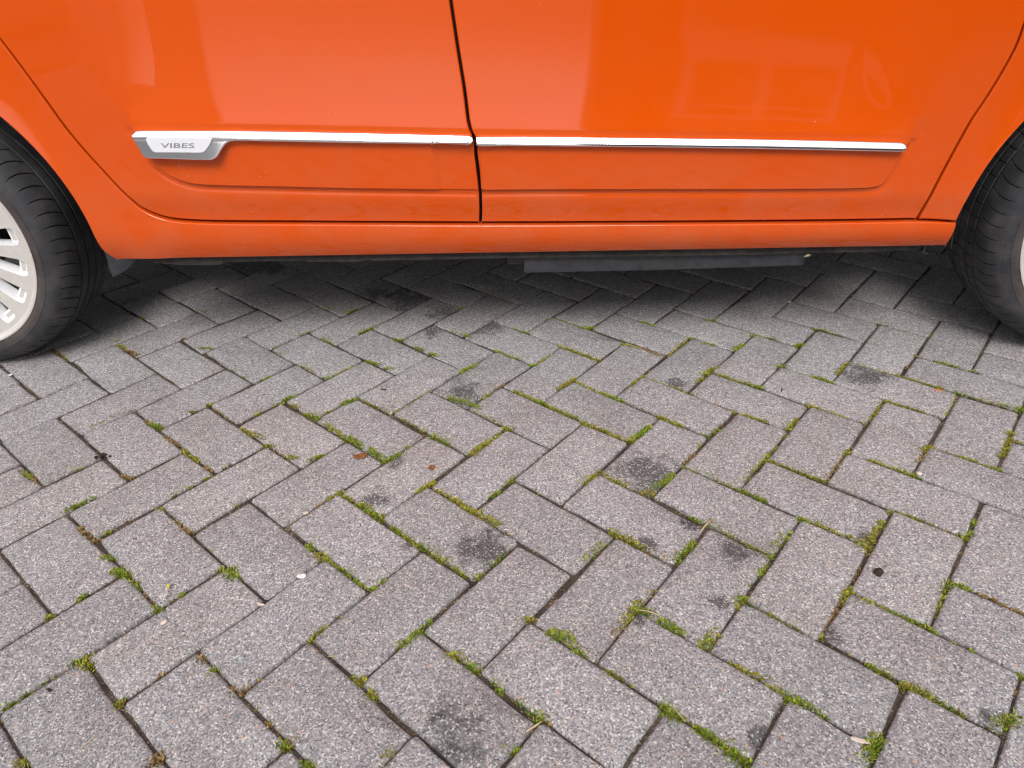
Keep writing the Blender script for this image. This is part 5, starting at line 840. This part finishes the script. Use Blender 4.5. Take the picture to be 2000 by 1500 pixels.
tag(blob("pebble", *D['pebble_p'], .0052, .0044, .0036, M_STONE_P, .10, 5, .2), "pale round pebble at the end of a green moss strip on the right", "pebble")
tag(flake("stone_shard", *D['shard'], .0060, .0022, M_STONE_P, 12, R(-25), .001, .0012), "thin pale shard lying at a three-way joint left of centre", "chip")
tag(flake("white_flake", *D['flake'], .0064, .0046, M_FEATHER, 13, R(10), .002), "crumpled white flake on a joint in the lower left half", "flake")
tag(flake("orange_chip", *D['chip_o'], .0075, .0052, M_ORANGE, 14, R(-15), .0005, .0012, jag=.06), "flat orange oval chip on a paver near the front tyre", "chip")
tag(flake("stone_shard", *D['chip_p'], .0045, .0034, M_STONE_P, 15, R(20), .001, .0014), "small white chip in a joint left of centre, above a mossy strip", "chip")
tag(flake("stone_shard", *D['white1'], .0050, .0034, M_FEATHER, 16, R(20), .001, .0014), "tiny white chip in the joint in front of the left tyre", "chip")
tag(flake("stone_shard", *D['chip_t'], .0075, .0042, M_STONE_P, 17, R(50), .001, .0014), "pale chip in a dark joint at the edge of the car's shade", "chip")
tag(flake("stone_shard", *D['rchip'], .0105, .0030, M_STONE_P, 18, R(-20), .001, .0014), "long pinkish chip beside a green tuft in the lower right", "chip")
tag(flake("bark_curl", *D['black1'], .0055, .0022, M_CRUMB, 19, R(-10), .003), "black curled bark bit in the middle of a paver left of centre", "bark")
tag(flake("bark_curl", *D['black2'], .0058, .0018, M_CRUMB, 20, R(60), .003), "black hooked bark bit right of centre on a joint", "bark")
tag(flake("bark_curl", *D['sliver'], .0045, .0018, M_CRUMB, 21, R(-30), .002), "dark sliver on the large paver at the lower left edge", "bark")
so = bpy.data.objects.new("soil_clump", None); COL.objects.link(so); so.location = (*D['soil'], 0)
tag(so, "loose dark soil crumbs heaped at a joint crossing on the left", "soil")
for k in range(16):
    a, r_ = rnd.uniform(0, 6.28), abs(rnd.gauss(0, .011)); s_ = rnd.uniform(.0016, .0044)
    o = blob("crumb", 0, 0, s_, s_*.9, s_*.8, M_CRUMB, .2, 40+k, a); o.parent = so; o.location = (r_*math.cos(a)*1.3, r_*math.sin(a), s_*.5)

# ------------------------------------------------------------------ across the yard, behind the camera (seen only in the paint)
def house(name, x0, x1, y, h, openings, wall_mat, label, depth=6.0):
    root = bpy.data.objects.new(name, None); COL.objects.link(root); root.location = (x0, y, 0)
    tag(root, label, "house")
    W = x1-x0
    xs = sorted({0, W, *[o[0] for o in openings], *[o[1] for o in openings]}); zs = sorted({-.04, h, *[o[2] for o in openings], *[o[3] for o in openings]})
    mb = MB()
    for a, b in zip(xs[:-1], xs[1:]):
        for c, d in zip(zs[:-1], zs[1:]):
            if not any(o[0] <= a and b <= o[1] and o[2] <= c and d <= o[3] for o in openings): mb.box(a, b, -.3, 0, c, d)
    mb.box(0, .3, -depth, -.3, -.04, h); mb.box(W-.3, W, -depth, -.3, -.04, h); mb.box(.3, W-.3, -depth, -depth+.3, -.04, h)
    mb.build("wall", wall_mat, root)
    mb = MB(); ov = .35
    V = [(-ov,ov,h),(W+ov,ov,h),(W+ov,-depth-ov,h),(-ov,-depth-ov,h),(-ov,-depth/2,h+2.4),(W+ov,-depth/2,h+2.4)]
    link("roof", mesh("roof", V, [(0,1,5,4),(2,3,4,5),(0,4,3),(1,2,5),(3,2,1,0)]), M_ROOF, root)
    for (a, b, c, d, kind) in openings:
        t = .15
        fr = MB(); fr.box(a, a+t, -.14, .03, c, d); fr.box(b-t, b, -.14, .03, c, d); fr.box(a+t, b-t, -.14, .03, d-t, d); fr.box(a+t, b-t, -.14, .03, c, c+t)
        if kind == 'w':
            fr.box((a+b)/2-t/2, (a+b)/2+t/2, -.12, .01, c+t, d-t); fr.box(a+t, (a+b)/2-t/2, -.12, .01, c+(d-c)*.68, c+(d-c)*.68+.06); fr.box((a+b)/2+t/2, b-t, -.12, .01, c+(d-c)*.68, c+(d-c)*.68+.06)
        wnd = fr.build("window" if kind == 'w' else "door", M_WFRAME, root)
        pn = MB(); pn.box(a+t, b-t, -.10, -.08, c+t, d-t); pn.build("pane", M_PANE, wnd)
        if kind == 'w':
            sl = MB(); sl.box(a-.08, b+.08, -.05, .12, c-.07, c-.002); sl.build("window_sill", M_WFRAME, wnd)
house("brick_house", .25, 11.0, -7.6, 5.6, [(1.0,3.0,.85,2.3,'w'),(4.0,5.0,.05,2.2,'d'),(5.8,7.8,.85,2.3,'w'),(1.0,3.0,3.5,4.9,'w'),(5.8,7.8,3.5,4.9,'w'),(8.8,10.2,.85,2.3,'w')], M_WALL,
      "brown brick house with white window frames, mirrored in the front door paint")
house("rendered_house", -14.0, -7.2, -6.8, 5.0, [(2.0,3.8,.9,2.3,'w'),(5.0,5.95,.05,2.15,'d'),(2.0,3.8,3.1,4.3,'w')], M_RENDER,
      "white rendered house with a tiled roof, mirrored at the rear wheel arch")
